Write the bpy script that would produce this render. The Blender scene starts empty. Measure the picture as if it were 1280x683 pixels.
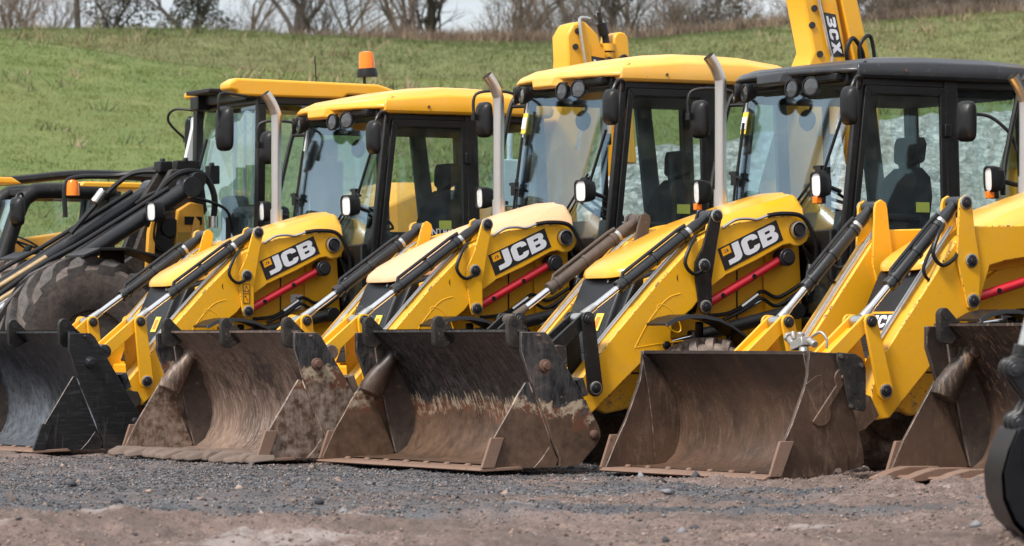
import bpy, bmesh, math, random
import numpy as np
from mathutils import Vector, Matrix
PI = math.pi
rnd = random.Random(7)
SC = bpy.context.scene
COL = SC.collection

# ------------------------------------------------------------------ mesh helpers
class MB:
    """collects shapes into one mesh"""
    def __init__(s): s.v = []; s.f = []; s.m = []
    def add(s, vs, fs, mi=0):
        o = len(s.v); s.v += [tuple(p) for p in vs]
        s.f += [tuple(i + o for i in f) for f in fs]; s.m += [mi] * len(fs)
        return s
    def box(s, c, d, R=None, mi=0):
        x, y, z = d[0] / 2, d[1] / 2, d[2] / 2
        vs = [Vector((a * x, b * y, e * z)) for a in (-1, 1) for b in (-1, 1) for e in (-1, 1)]
        if R is not None: vs = [R @ p for p in vs]
        c = Vector(c)
        return s.add([c + p for p in vs], [(0, 1, 3, 2), (4, 6, 7, 5), (0, 4, 5, 1), (2, 3, 7, 6), (0, 2, 6, 4), (1, 5, 7, 3)], mi)
    def prism(s, poly, lo, hi, ax='y', mi=0):
        """polygon (a,b) extruded between lo and hi along ax; y: (x,z)  x: (y,z)  z: (x,y)"""
        area = sum(poly[i - 1][0] * poly[i][1] - poly[i][0] * poly[i - 1][1] for i in range(len(poly)))
        if area < 0: poly = poly[::-1]
        n = len(poly)
        g = {'y': lambda a, b, t: (a, t, b), 'x': lambda a, b, t: (t, a, b), 'z': lambda a, b, t: (a, b, t)}[ax]
        vs = [g(a, b, lo) for a, b in poly] + [g(a, b, hi) for a, b in poly]
        fs = [tuple(range(n)), tuple(range(2 * n - 1, n - 1, -1))]
        fs += [(i, i + n, (i + 1) % n + n, (i + 1) % n) for i in range(n)]
        if ax != 'y': fs = [f[::-1] for f in fs]
        return s.add(vs, fs, mi)
    def tube(s, pts, r, n=10, cap=True, mi=0, closed=False):
        pts = [Vector(p) for p in pts]
        rs = r if isinstance(r, (list, tuple)) else [r] * len(pts)
        t0 = (pts[1] - pts[0]).normalized()
        u = t0.orthogonal().normalized(); vs = []; fs = []
        for i, p in enumerate(pts):
            a = pts[max(i - 1, 0)]; b = pts[min(i + 1, len(pts) - 1)]
            t = (b - a).normalized()
            u = (u - t * u.dot(t))
            u = u.normalized() if u.length > 1e-6 else t.orthogonal().normalized()
            w = t.cross(u)
            vs += [p + (u * math.cos(2 * PI * k / n) + w * math.sin(2 * PI * k / n)) * rs[i] for k in range(n)]
        for i in range(len(pts) - 1):
            for k in range(n):
                k2 = (k + 1) % n
                fs.append((i * n + k, i * n + k2, (i + 1) * n + k2, (i + 1) * n + k))
        if cap:
            fs.append(tuple(range(n - 1, -1, -1))); e = (len(pts) - 1) * n
            fs.append(tuple(e + k for k in range(n)))
        return s.add(vs, fs, mi)
    def cyl(s, c, ax, r, h, n=16, mi=0):
        c = Vector(c); ax = Vector(ax).normalized()
        return s.tube([c - ax * h / 2, c + ax * h / 2], r, n, True, mi)
    def lathe(s, prof, c, ax, n=24, mi=0, close=False):
        """prof: (radius, offset along ax)"""
        c = Vector(c); ax = Vector(ax).normalized(); u = ax.orthogonal().normalized(); w = ax.cross(u)
        vs = []
        for r, h in prof:
            vs += [c + ax * h + (u * math.cos(2 * PI * k / n) + w * math.sin(2 * PI * k / n)) * r for k in range(n)]
        m = len(prof); fs = []
        for i in range(m if close else m - 1):
            j = (i + 1) % m
            for k in range(n):
                k2 = (k + 1) % n
                fs.append((i * n + k, i * n + k2, j * n + k2, j * n + k))
        if not close:
            if prof[0][0] > 1e-4: fs.append(tuple(range(n - 1, -1, -1)))
            if prof[-1][0] > 1e-4: fs.append(tuple((m - 1) * n + k for k in range(n)))
        return s.add(vs, fs, mi)
    def loft(s, rings, cap=True, mi=0, closed=True):
        n = len(rings[0]); vs = [p for r in rings for p in r]; fs = []
        for i in range(len(rings) - 1):
            for k in range(n if closed else n - 1):
                k2 = (k + 1) % n
                fs.append((i * n + k, i * n + k2, (i + 1) * n + k2, (i + 1) * n + k))
        if cap and closed:
            fs.append(tuple(range(n - 1, -1, -1))); e = (len(rings) - 1) * n
            fs.append(tuple(e + k for k in range(n)))
        return s.add(vs, fs, mi)

def obj(name, mb, mat, parent=None, bevel=0.0, seg=2, ang=38, flat=False):
    me = bpy.data.meshes.new(name)
    me.from_pydata(mb.v, [], mb.f)
    mats = mat if isinstance(mat, (list, tuple)) else [mat]
    for m in mats: me.materials.append(m)
    if len(mats) > 1: me.polygons.foreach_set('material_index', mb.m)
    bm = bmesh.new(); bm.from_mesh(me)
    bmesh.ops.recalc_face_normals(bm, faces=bm.faces)
    bm.to_mesh(me); bm.free()
    if not flat:
        me.polygons.foreach_set('use_smooth', [True] * len(me.polygons))
        me.set_sharp_from_angle(angle=math.radians(ang))
    me.update()
    o = bpy.data.objects.new(name, me); COL.objects.link(o)
    if parent is not None: o.parent = parent
    if bevel > 0:
        b = o.modifiers.new('bevel', 'BEVEL'); b.width = bevel; b.segments = seg
        b.limit_method = 'ANGLE'; b.angle_limit = math.radians(38); b.harden_normals = False
    return o

def wedge(o):     # bare worn metal along the bevelled plate edges
    o.modifiers['bevel'].material = 1; return o

def catmull(pts, k=6):
    pts = [Vector(p) for p in pts]; P = [pts[0]] + pts + [pts[-1]]; out = []
    for i in range(1, len(P) - 2):
        a, b, c, d = P[i - 1], P[i], P[i + 1], P[i + 2]
        for j in range(k):
            t = j / k
            out.append(0.5 * ((2 * b) + (c - a) * t + (2 * a - 5 * b + 4 * c - d) * t * t + (3 * b - a - 3 * c + d) * t ** 3))
    out.append(pts[-1]); return out

def tag(o, label, cat, group=None, kind=None):
    if label: o['label'] = label
    if cat: o['category'] = cat
    if group: o['group'] = group
    if kind: o['kind'] = kind
    return o

def thing(name, label, cat, loc, rz=0.0, group=None):
    o = bpy.data.objects.new(name, None); COL.objects.link(o)
    o.location = loc; o.rotation_euler = (0, 0, rz); o.empty_display_size = 0.3
    return tag(o, label, cat, group)

def circ(cx, cz, r, a0, a1, n):
    return [(cx + r * math.cos(math.radians(a0 + (a1 - a0) * i / n)), cz + r * math.sin(math.radians(a0 + (a1 - a0) * i / n))) for i in range(n + 1)]

# ------------------------------------------------------------------ materials
def nt(name):
    m = bpy.data.materials.new(name); m.use_nodes = True
    t = m.node_tree; b = t.nodes['Principled BSDF']
    return m, t, b
def N(t, ty, **kw):
    n = t.nodes.new(ty)
    for k, v in kw.items():
        if k in n.inputs: n.inputs[k].default_value = v
        else: setattr(n, k, v)
    return n
def noise(t, scale, detail=4, rough=0.55, vec=None, dist=0.0):
    n = N(t, 'ShaderNodeTexNoise'); n.inputs['Scale'].default_value = scale
    n.inputs['Detail'].default_value = detail; n.inputs['Roughness'].default_value = rough
    n.inputs['Distortion'].default_value = dist
    if vec is not None: t.links.new(vec, n.inputs['Vector'])
    return n.outputs['Fac']
def ramp(t, fac, stops):
    r = N(t, 'ShaderNodeValToRGB'); cr = r.color_ramp
    while len(cr.elements) < len(stops): cr.elements.new(0.5)
    for e, (p, c) in zip(cr.elements, stops):
        e.position = p; e.color = (c, c, c, 1) if not isinstance(c, (tuple, list)) else (*c, 1)
    t.links.new(fac, r.inputs['Fac']); return r.outputs['Color']
def mix(t, fac, a, b, mode='MIX'):
    m = N(t, 'ShaderNodeMix'); m.data_type = 'RGBA'; m.blend_type = mode
    for s, v in ((m.inputs[0], fac), (m.inputs[6], a), (m.inputs[7], b)):
        if hasattr(v, 'is_linked'): t.links.new(v, s)
        elif isinstance(v, (int, float)): s.default_value = v
        else: s.default_value = (*v, 1)
    return m.outputs[2]
def math_(t, op, a, b=None):
    m = N(t, 'ShaderNodeMath'); m.operation = op
    for s, v in zip(m.inputs, (a, b)):
        if v is None: continue
        if hasattr(v, 'is_linked'): t.links.new(v, s)
        else: s.default_value = v
    return m.outputs[0]
def coord(t, scale=(1, 1, 1), kind='Object', loc=(0, 0, 0)):
    c = N(t, 'ShaderNodeTexCoord'); mp = N(t, 'ShaderNodeMapping')
    mp.inputs['Scale'].default_value = scale; mp.inputs['Location'].default_value = loc
    t.links.new(c.outputs[kind], mp.inputs['Vector']); return mp.outputs['Vector']
def sepz(t, vec, ch='Z'):
    s = N(t, 'ShaderNodeSeparateXYZ'); t.links.new(vec, s.inputs[0]); return s.outputs[ch]
def bump(t, b, h, strength=0.3, dist=0.01):
    bp = N(t, 'ShaderNodeBump'); bp.inputs['Strength'].default_value = strength; bp.inputs['Distance'].default_value = dist
    t.links.new(h, bp.inputs['Height']); t.links.new(bp.outputs['Normal'], b.inputs['Normal'])

def paint(name, col, rough=0.35, dust=0.35, dustcol=(0.30, 0.22, 0.15), seed=0.0, chips=0.0, coat=0.25, mud=0.0, spec=.5):
    m, t, b = nt(name); b.inputs['Specular IOR Level'].default_value = spec; v = coord(t, loc=(seed, seed * 1.7, seed * .6))
    n1 = noise(t, 2.3, 5, .6, v); n2 = noise(t, 14, 5, .65, v); n3 = noise(t, 60, 3, .6, v)
    f = ramp(t, mix(t, .45, n1, n2), [(.42, 0.0), (.70, 1.0)])
    f = math_(t, 'MULTIPLY', f, dust)
    base = mix(t, n1, tuple(c * .93 for c in col), tuple(min(1, c * 1.05) for c in col))
    base = mix(t, f, base, dustcol)
    # thin downward streaks of dried dirt
    vs = coord(t, (26, 26, 1.1), loc=(seed, 0, 0)); st = ramp(t, noise(t, 1.0, 3, .5, vs), [(.60, 0.0), (.78, 1.0)])
    base = mix(t, math_(t, 'MULTIPLY', st, dust * .45), base, dustcol)
    sp_ = ramp(t, mix(t, .35, n3, n2), [(.60, 0.0), (.66, 1.0)])      # mud specks
    base = mix(t, math_(t, 'MULTIPLY', sp_, min(.8, dust * 2.2)), base, (.24, .16, .10))
    sc_ = ramp(t, noise(t, 1.0, 3, .6, coord(t, (9, 9, 120), loc=(seed, 2, 0)), 2.0), [(.70, 0.0), (.74, 1.0)])
    base = mix(t, math_(t, 'MULTIPLY', sc_, dust * 1.2), base, tuple(min(1, c * .6 + .12) for c in col))
    if mud > 0:
        z = sepz(t, coord(t))
        mz = math_(t, 'SUBTRACT', mud, z); mz = math_(t, 'ADD', mz, math_(t, 'MULTIPLY', math_(t, 'SUBTRACT', n2, .5), .9))
        mk = ramp(t, mz, [(.0, 0.0), (.22, 1.0)])
        base = mix(t, math_(t, 'MULTIPLY', mk, .6), base, (0.21, .155, .115))
    if chips > 0:
        ck = ramp(t, mix(t, .5, n2, n3), [(.62 - chips * .1, 0.0), (.64 - chips * .1, 1.0)])
        if mud > 0: ck = math_(t, 'MULTIPLY', ck, ramp(t, math_(t, 'ADD', sepz(t, coord(t)), math_(t, 'MULTIPLY', math_(t, 'SUBTRACT', n1, .5), .8)), [(.50, 1.0), (.66, 0.0)]))
        base = mix(t, ck, base, (0.10, 0.05, 0.035))
    t.links.new(base, b.inputs['Base Color'])
    r = math_(t, 'ADD', math_(t, 'MULTIPLY', f, .4), math_(t, 'ADD', rough, math_(t, 'MULTIPLY', n2, .12)))
    t.links.new(r, b.inputs['Roughness']); b.inputs['Coat Weight'].default_value = coat; b.inputs['Coat Roughness'].default_value = .22
    bump(t, b, n3, .06, .004)
    return m

def plain(name, col, rough=.5, metal=0.0, var=.25, scale=20, bmp=.08, spec=.5):
    m, t, b = nt(name); b.inputs['Specular IOR Level'].default_value = spec; v = coord(t); n = noise(t, scale, 4, .6, v)
    t.links.new(mix(t, n, tuple(c * (1 - var) for c in col), tuple(min(1, c * (1 + var)) for c in col)), b.inputs['Base Color'])
    t.links.new(math_(t, 'ADD', rough - .08, math_(t, 'MULTIPLY', n, .16)), b.inputs['Roughness'])
    b.inputs['Metallic'].default_value = metal
    if bmp: bump(t, b, n, bmp, .004)
    return m

YEL = (0.82, 0.405, 0.006)
M = {}
M['yellow'] = paint('yellow_paint', YEL, .34, .20, mud=.36, seed=1, coat=.2, dustcol=(.42, .27, .11))
M['yellow_b'] = paint('yellow_paint_b', (0.81, .395, .007), .36, .18, seed=5, coat=.2, dustcol=(.42, .27, .11))
M['yellow_low'] = paint('yellow_paint_low', YEL, .40, .22, seed=3, chips=.25, coat=.1, mud=.42, dustcol=(.42, .27, .11))
M['yellow_far'] = paint('yellow_paint_aged', (0.74, .36, .03), .45, .35, seed=8, coat=.1)
M['hood_clean'] = paint('bonnet_yellow', (0.82, .40, .006), .24, .08, seed=2, coat=.6, dustcol=(.6, .42, .2))
M['hood_mid'] = paint('bonnet_dusty_yellow', (0.82, .42, .04), .27, .2, seed=4, coat=.5, dustcol=(.66, .5, .3))
M['hood_faded'] = paint('bonnet_faded_peach', (0.80, .46, .25), .42, .35, seed=6, coat=.12, dustcol=(.72, .50, .36))
M['roof_yellow'] = paint('roof_yellow', (0.84, .40, .015), .33, .12, seed=9, coat=.3, dustcol=(.66, .5, .25))
M['roof_sky_pale'] = paint('roof_yellow_sky_pale', (0.85, .44, .06), .38, .25, seed=10, coat=.25, dustcol=(.7, .52, .28))  # paler roof yellow, with the sky's reflection put into the colour
M['roof_dark'] = paint('roof_dark_grey', (0.018, .020, .024), .36, .16, seed=11, coat=.15, dustcol=(.08, .08, .08), spec=.5)
M['yellow_edge'] = paint('yellow_worn_edge', (.84, .46, .04), .42, .2, seed=31, chips=.75, coat=0, dustcol=(.5, .34, .16))
M['black'] = paint('black_paint', (0.0075, .0075, .008), .36, .14, seed=12, coat=.08, dustcol=(.06, .055, .05), spec=.35)
M['black_dirty'] = paint('black_dirty', (0.016, .015, .0145), .55, .45, seed=13, coat=0, dustcol=(.11, .085, .068), spec=.35)
M['brown_dirty'] = paint('brown_caked', (0.07, .052, .042), .65, .6, seed=14, coat=0, dustcol=(.16, .12, .095))
M['cyl'] = paint('cylinder_black', (0.012, .0135, .016), .28, .12, seed=15, coat=.2, dustcol=(.07, .065, .06), spec=.45)
M['rubber'] = plain('rubber_hose', (.009, .009, .010), .45, 0, .4, 30, spec=.4)
M['plastic'] = plain('black_plastic', (.0085, .0085, .0095), .42, 0, .3, 60, spec=.35)
M['grille'] = plain('grille_black', (.012, .013, .015), .45, 0, .3, 80, .1, spec=.4)
M['chrome'] = plain('chrome_rod', (.78, .78, .78), .14, 1.0, .08, 40, 0)
M['steel'] = plain('zinc_steel', (.55, .54, .52), .35, 1.0, .25, 30, .05)
M['exhaust'] = plain('exhaust_steel', (.64, .60, .56), .33, 1.0, .12, 4, 0)
M['valve'] = plain('valve_dirty_zinc', (.42, .40, .37), .45, .7, .4, 45, .25)
M['pin'] = plain('pin_dark', (.03, .03, .035), .35, .4, .3, 50)
M['rust_pin'] = plain('pin_rusty', (.12, .065, .045), .7, .1, .4, 60, .2)
def _plate():
    m, t, b = nt('black_plate_scratched'); b.inputs['Specular IOR Level'].default_value = .4
    s1 = noise(t, 1.0, 5, .7, coord(t, (30, 30, 3.5)), .8); s2 = noise(t, 1.0, 5, .7, coord(t, (5, 5, 60)), .8); n = noise(t, 2.2, 5, .6, coord(t))
    c = mix(t, ramp(t, s2, [(.52, 0.0), (.74, .5)]), (.0085, .009, .0105), (.075, .08, .088)); c = mix(t, ramp(t, s1, [(.58, 0.0), (.70, .6)]), c, (.09, .085, .082)); c = mix(t, ramp(t, n, [(.55, 0.0), (.72, .35)]), c, (.10, .075, .06))
    t.links.new(c, b.inputs['Base Color']); b.inputs['Roughness'].default_value = .46; bump(t, b, mix(t, .5, s1, s2), .15, .003); return m
M['black_plate'] = _plate()
M['red'] = paint('red_strut', (.60, .012, .028), .30, .08, seed=16, coat=.3, dustcol=(.4, .15, .12))
M['orange'] = plain('orange_lens', (.85, .20, .01), .2, 0, .1, 30, 0)
M['white'] = plain('white_vinyl', (.74, .75, .79), .4, 0, .06, 30, 0)
M['decal_black'] = plain('decal_black', (.018, .018, .02), .35, 0, .2, 30, 0)
M['decal_yellow'] = plain('decal_yellow', (.82, .36, .01), .35, 0, .1, 30, 0)
M['sticker_green'] = plain('sticker_yellow_green', (.30, .36, .07), .45, 0, .15, 30, 0)
M['sticker_yel'] = plain('sticker_yellow', (.80, .62, .08), .45, 0, .1, 30, 0)
M['seat'] = plain('seat_fabric', (.03, .032, .036), .85, 0, .3, 120, .2)
M['cabin'] = plain('cab_trim', (.022, .024, .027), .65, 0, .25, 60, .1)
M['cab_grey'] = plain('cab_inner_post', (.085, .11, .125), .55, 0, .15, 20, .05)
M['cab_white'] = plain('pillar_white_seal', (.60, .62, .62), .4, 0, .1, 20, 0)
M['door_blue'] = plain('door_pale_blue', (.48, .60, .66), .4, 0, .12, 10, 0)
M['reflector'] = plain('lamp_reflector', (.93, .93, .92), .22, .0, .05, 90, 0)
M['dark_hole'] = plain('dark_underside', (.012, .011, .01), .8, 0, .3, 20)

def glass(name, tint, base, mul, refl=(.76, .92, 1)):
    m, t, b = nt(name); t.nodes.remove(b); out = t.nodes['Material Output']
    tr = N(t, 'ShaderNodeBsdfTransparent'); tr.inputs[0].default_value = (*tint, 1)
    gl = N(t, 'ShaderNodeBsdfGlossy'); gl.inputs['Roughness'].default_value = .03; gl.inputs[0].default_value = (*refl, 1)
    df = N(t, 'ShaderNodeBsdfDiffuse'); df.inputs[0].default_value = (.45, .44, .42, 1)
    lw = N(t, 'ShaderNodeLayerWeight'); lw.inputs['Blend'].default_value = .5
    f = math_(t, 'ADD', math_(t, 'MULTIPLY', math_(t, 'POWER', lw.outputs['Facing'], 4.0), .5 * mul), base)
    a = N(t, 'ShaderNodeMixShader'); t.links.new(f, a.inputs[0]); t.links.new(tr.outputs[0], a.inputs[1]); t.links.new(gl.outputs[0], a.inputs[2])
    v = coord(t); dn = ramp(t, noise(t, 5, 6, .7, v), [(.45, 0.0), (.8, .06)])
    c = N(t, 'ShaderNodeMixShader'); t.links.new(dn, c.inputs[0]); t.links.new(a.outputs[0], c.inputs[1]); t.links.new(df.outputs[0], c.inputs[2])
    t.links.new(c.outputs[0], out.inputs['Surface']); return m
M['glass_front'] = glass('windscreen_glass', (.90, .965, .975), .15, 1.3)
M['glass_side'] = glass('side_glass', (.90, .945, .945), .05, .9)
M['lens'] = glass('lamp_lens', (.99, .99, .99), .06, 1.0, (1, 1, 1))

def bucket_mat(name, kind, seed):
    m, t, b = nt(name); v = coord(t, loc=(seed, seed, seed))
    v0 = coord(t); z = sepz(t, v0); n1 = noise(t, 3.0, 6, .65, v); n2 = noise(t, 16, 6, .7, v); n3 = noise(t, 70, 4, .7, v)
    vs = coord(t, (5, 46, 5), loc=(seed, 0, 0)); ns = noise(t, 1.0, 6, .7, vs, .6)      # scrapes running down the moldboard
    vs2 = coord(t, (14, 9, 2.0), loc=(seed, 3, 0)); ns2 = noise(t, 1.6, 5, .7, vs2, 1.5)
    scr = mix(t, .5, ns, ns2)
    big = noise(t, 1.3, 4, .6, v)
    if kind == 'black':
        nf = noise(t, 1.0, 5, .75, coord(t, (9, 150, 9), loc=(seed, 0, 0)), .3); scr = mix(t, .55, scr, nf)
        c = mix(t, ramp(t, scr, [(.47, 0.0), (.62, 1.0)]), (.008, .009, .011), (.085, .095, .11))
        low = ramp(t, math_(t, 'ADD', z, math_(t, 'MULTIPLY', math_(t, 'SUBTRACT', big, .5), 1.2)), [(.30, .85), (.68, 0.0)])
        c = mix(t, math_(t, 'MULTIPLY', low, ramp(t, mix(t, .5, nf, n2), [(.38, 0.1), (.60, 1.0)])), c, (.21, .235, .27))
        c = mix(t, ramp(t, n2, [(.68, 0.0), (.74, .4)]), c, (.12, .075, .05)); rough = .40
    elif kind == 'brown':
        c = mix(t, ramp(t, mix(t, .35, big, n1), [(.36, 0.0), (.62, 1.0)]), (.050, .035, .028), (.235, .158, .120))
        c = mix(t, ramp(t, scr, [(.47, 0.0), (.64, .85)]), c, (.42, .325, .27))
        c = mix(t, ramp(t, mix(t, .4, big, n2), [(.36, .9), (.46, 0.0)]), c, (.022, .020, .021))
        zt = ramp(t, math_(t, 'ADD', z, math_(t, 'MULTIPLY', math_(t, 'SUBTRACT', n1, .5), .8)), [(.66, 0.0), (.92, .6)])
        c = mix(t, zt, c, (.07, .055, .05))
        c = mix(t, ramp(t, n3, [(.58, 0.0), (.70, .6)]), c, (.17, .075, .042)); rough = .55
    elif kind in ('patched', 'patchedhi'):
        zz = math_(t, 'ADD', z, math_(t, 'ADD', math_(t, 'MULTIPLY', math_(t, 'SUBTRACT', big, .5), .55), math_(t, 'MULTIPLY', math_(t, 'SUBTRACT', ns, .5), .42)))
        zz = math_(t, 'ADD', zz, math_(t, 'MULTIPLY', math_(t, 'SUBTRACT', n2, .5), .12))
        if kind == 'patchedhi': zz = math_(t, 'SUBTRACT', zz, .20)
        up = mix(t, ramp(t, scr, [(.44, 0.0), (.66, 1.0)]), (.010, .0105, .0125), (.105, .095, .093))
        up = mix(t, ramp(t, ns, [(.60, 0.0), (.68, .8)]), up, (.19, .10, .07))
        lowc = mix(t, ramp(t, mix(t, .5, n1, n2), [(.38, 0.0), (.62, 1.0)]), (.055, .033, .022), (.155, .094, .062))
        beige = mix(t, ramp(t, mix(t, .5, n2, ns), [(.44, 0.0), (.52, 1.0)]), (.43, .35, .25), (.14, .06, .036))
        if kind == 'patchedhi': lowc = mix(t, ramp(t, mix(t, .5, n2, scr), [(.44, 0.0), (.62, 1.0)]), lowc, (.36, .28, .235))
        c = mix(t, ramp(t, zz, [(.335, 0.0), (.345, 1.0)]), lowc, beige)
        c = mix(t, ramp(t, zz, [(.44, 0.0), (.47, 1.0)]), c, up); rough = .42
    elif kind == 'plain':
        c = mix(t, ramp(t, mix(t, .4, big, n1), [(.36, 0.0), (.64, 1.0)]), (.026, .017, .0135), (.140, .080, .050))
        c = mix(t, ramp(t, scr, [(.50, 0.0), (.68, .75)]), c, (.20, .130, .092))
        c = mix(t, ramp(t, n3, [(.54, 0.0), (.68, .7)]), c, (.045, .025, .019))
        zt = ramp(t, math_(t, 'ADD', z, math_(t, 'MULTIPLY', math_(t, 'SUBTRACT', n1, .5), .9)), [(.50, 0.0), (.76, .85)])
        c = mix(t, zt, c, (.017, .014, .0135)); rough = .44
    else:  # toothed, dark with rusty scrapes
        c = mix(t, ramp(t, n1, [(.35, 0.0), (.62, 1.0)]), (.010, .0095, .009), (.062, .042, .033))
        c = mix(t, ramp(t, scr, [(.52, 0.0), (.62, .9)]), c, (.27, .17, .105))
        lz = ramp(t, math_(t, 'ADD', z, math_(t, 'MULTIPLY', math_(t, 'SUBTRACT', n1, .5), .6)), [(.26, 1.0), (.50, 0.0)]); c = mix(t, math_(t, 'MULTIPLY', lz, .85), c, mix(t, n2, (.060, .036, .025), (.16, .095, .062))); rough = .55
    t.links.new(c, b.inputs['Base Color'])
    t.links.new(math_(t, 'ADD', rough - .15, math_(t, 'MULTIPLY', mix(t, .5, n2, scr), .35)), b.inputs['Roughness'])
    b.inputs['Metallic'].default_value = .25 if kind in ('black', 'brown') else .1
    bump(t, b, mix(t, .5, n3, mix(t, .5, n2, scr)), .35, .006)
    return m
BUCK = {k: bucket_mat('bucket_' + k, k, i * 3.1 + .4) for i, k in enumerate(('black', 'brown', 'patched', 'plain', 'toothed', 'patchedhi'))}
def _edge():
    m, t, b = nt('worn_plate_edge'); n = noise(t, 14, 4, .7, coord(t))
    t.links.new(ramp(t, n, [(.40, (.055, .042, .037)), (.66, (.25, .20, .17))]), b.inputs['Base Color']); b.inputs['Metallic'].default_value = .4; b.inputs['Roughness'].default_value = .45; return m
BUCK['edge'] = _edge(); BUCK['cheek'] = paint('clam_cheek_dark', (.050, .039, .035), .55, .7, seed=23, coat=0, dustcol=(.16, .115, .092), spec=.4)
M['edge_rust'] = paint('cutting_edge_rust', (.185, .108, .075), .6, .6, seed=18, coat=0, dustcol=(.24, .165, .125), chips=.3)
M['dirt_cake'] = paint('caked_dirt', (.13, .095, .078), .9, .5, seed=19, coat=0, dustcol=(.23, .17, .14))

def tyre_mat(name, c0, c1):
    m, t, b = nt(name); v = coord(t); n1 = noise(t, 4, 6, .7, v); n2 = noise(t, 30, 5, .7, v)
    c = mix(t, ramp(t, mix(t, .35, n1, n2), [(.40, 0.0), (.62, 1.0)]), c0, c1)
    t.links.new(c, b.inputs['Base Color']); b.inputs['Roughness'].default_value = .75; bump(t, b, n2, .3, .01); return m
M['tyre'] = tyre_mat('tyre_dusty', (.10, .08, .07), (.40, .30, .245))
M['tyre_big'] = tyre_mat('tyre_mud_packed', (.040, .036, .034), (.15, .115, .098))
M['lug'] = tyre_mat('tyre_lug_worn', (.03, .029, .029), (.125, .105, .095))
M['tyre_dark'] = tyre_mat('tyre_dark', (.022, .021, .02), (.12, .085, .066))

# ------------------------------------------------------------------ vehicle frame
CAM_H, YH, FPX = 0.832, 425.3, 5047.0
YAW = math.radians(61.75)
FW = Vector((-math.sin(YAW), -math.cos(YAW), 0)); LF = Vector((math.cos(YAW), -math.sin(YAW), 0))
RZ = math.atan2(FW.y, FW.x)

def quad_map(q, u, v):
    """q: top-left, top-right, bottom-right, bottom-left in (x,z); u,v in 0..1 (v up)"""
    tl, tr, br, bl = q
    a = ((1 - u) * bl[0] + u * br[0], (1 - u) * bl[1] + u * br[1]); b = ((1 - u) * tl[0] + u * tr[0], (1 - u) * tl[1] + u * tr[1])
    return ((1 - v) * a[0] + v * b[0], (1 - v) * a[1] + v * b[1])

def arcp(cx, cy, rx, ry, a0, a1, n=6):
    return [(cx + rx * math.cos(math.radians(a0 + (a1 - a0) * i / n)), cy + ry * math.sin(math.radians(a0 + (a1 - a0) * i / n))) for i in range(n + 1)]
# block letters in a unit square, made of quad strips: outer/inner outline pairs
def strip(o, i): return [[o[k], o[k + 1], i[k + 1], i[k]] for k in range(len(o) - 1)]
LET_J = strip([(1, 1), (1, .30)] + arcp(.60, .30, .40, .30, 0, -90) + [(.0, 0)],
              [(.52, 1), (.52, .34)] + arcp(.40, .34, .12, .08, 0, -90) + [(.0, .26)])
LET_C = strip([(1, .66), (1, .72)] + arcp(.66, .72, .34, .28, 0, 90) + arcp(.34, .72, .34, .28, 90, 180) + arcp(.34, .28, .34, .28, 180, 270) + arcp(.66, .28, .34, .28, 270, 360) + [(1, .34)],
              [(.66, .66), (.66, .70)] + arcp(.56, .70, .10, .05, 0, 90) + arcp(.46, .70, .10, .05, 90, 180) + arcp(.46, .30, .10, .05, 180, 270) + arcp(.56, .30, .10, .05, 270, 360) + [(.66, .34)])
LET_B = strip([(0, 0), (0, 1), (.70, 1)] + arcp(.70, .76, .26, .24, 90, -60) + arcp(.70, .29, .30, .29, 50, -90) + [(0, 0)],
              [(.34, .24), (.34, .76), (.56, .76)] + arcp(.58, .69, .06, .07, 90, -60) + arcp(.58, .32, .07, .08, 50, -90) + [(.34, .24)]) + [[(.3, .40), (.3, .61), (.66, .61), (.66, .40)]]
LET_3 = strip([(0, 1), (.66, 1)] + arcp(.66, .76, .34, .24, 90, -60) + arcp(.66, .26, .34, .26, 60, -90) + [(0, 0)],
              [(0, .76), (.56, .76)] + arcp(.56, .69, .08, .07, 90, -60) + arcp(.56, .31, .08, .07, 60, -90) + [(0, .24)]) + [[(.2, .40), (.2, .60), (.7, .60), (.7, .40)]]
LET_X = [[(0, 1), (.36, 1), (1, 0), (.64, 0)], [(0, 0), (.36, 0), (1, 1), (.64, 1)]]

def lettering(name, quad, y0, items, mat, parent, th=.0015):
    mb = MB()
    for polys, (u0, u1, v0, v1) in items:
        for k, p in enumerate(polys):
            pts = [quad_map(quad, u0 + (u1 - u0) * a, v0 + (v1 - v0) * b) for a, b in p]
            mb.prism(pts, y0, y0 + th + .00001 * (k % 5))
    return obj(name, mb, mat, parent, flat=True)

def logo_decal(parent, quad, y):
    mb = MB(); mb.prism([quad[0], quad[1], quad[2], quad[3]], y, y + .002)
    d = obj('logo_decal', mb, M['decal_black'], parent, flat=True)
    lettering('logo_letters', quad, y + .002, [(LET_J, (.10, .335, .12, .93)), (LET_C, (.365, .635, .11, .92)), (LET_B, (.665, .95, .10, .91))], M['white'], d)
    sq = MB(); sq.prism([quad_map(quad, a, b) for a, b in ((.045, .60), (.185, .60), (.185, .93), (.045, .93))], y + .002, y + .0035)
    s = obj('logo_square', sq, M['decal_yellow'], d, flat=True)
    lettering('square_mark', quad, y + .0035, [(LET_J, (.08, .105, .70, .83)), (LET_B, (.12, .15, .70, .83))], M['rust_pin'], d, .0008)
    return d

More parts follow.
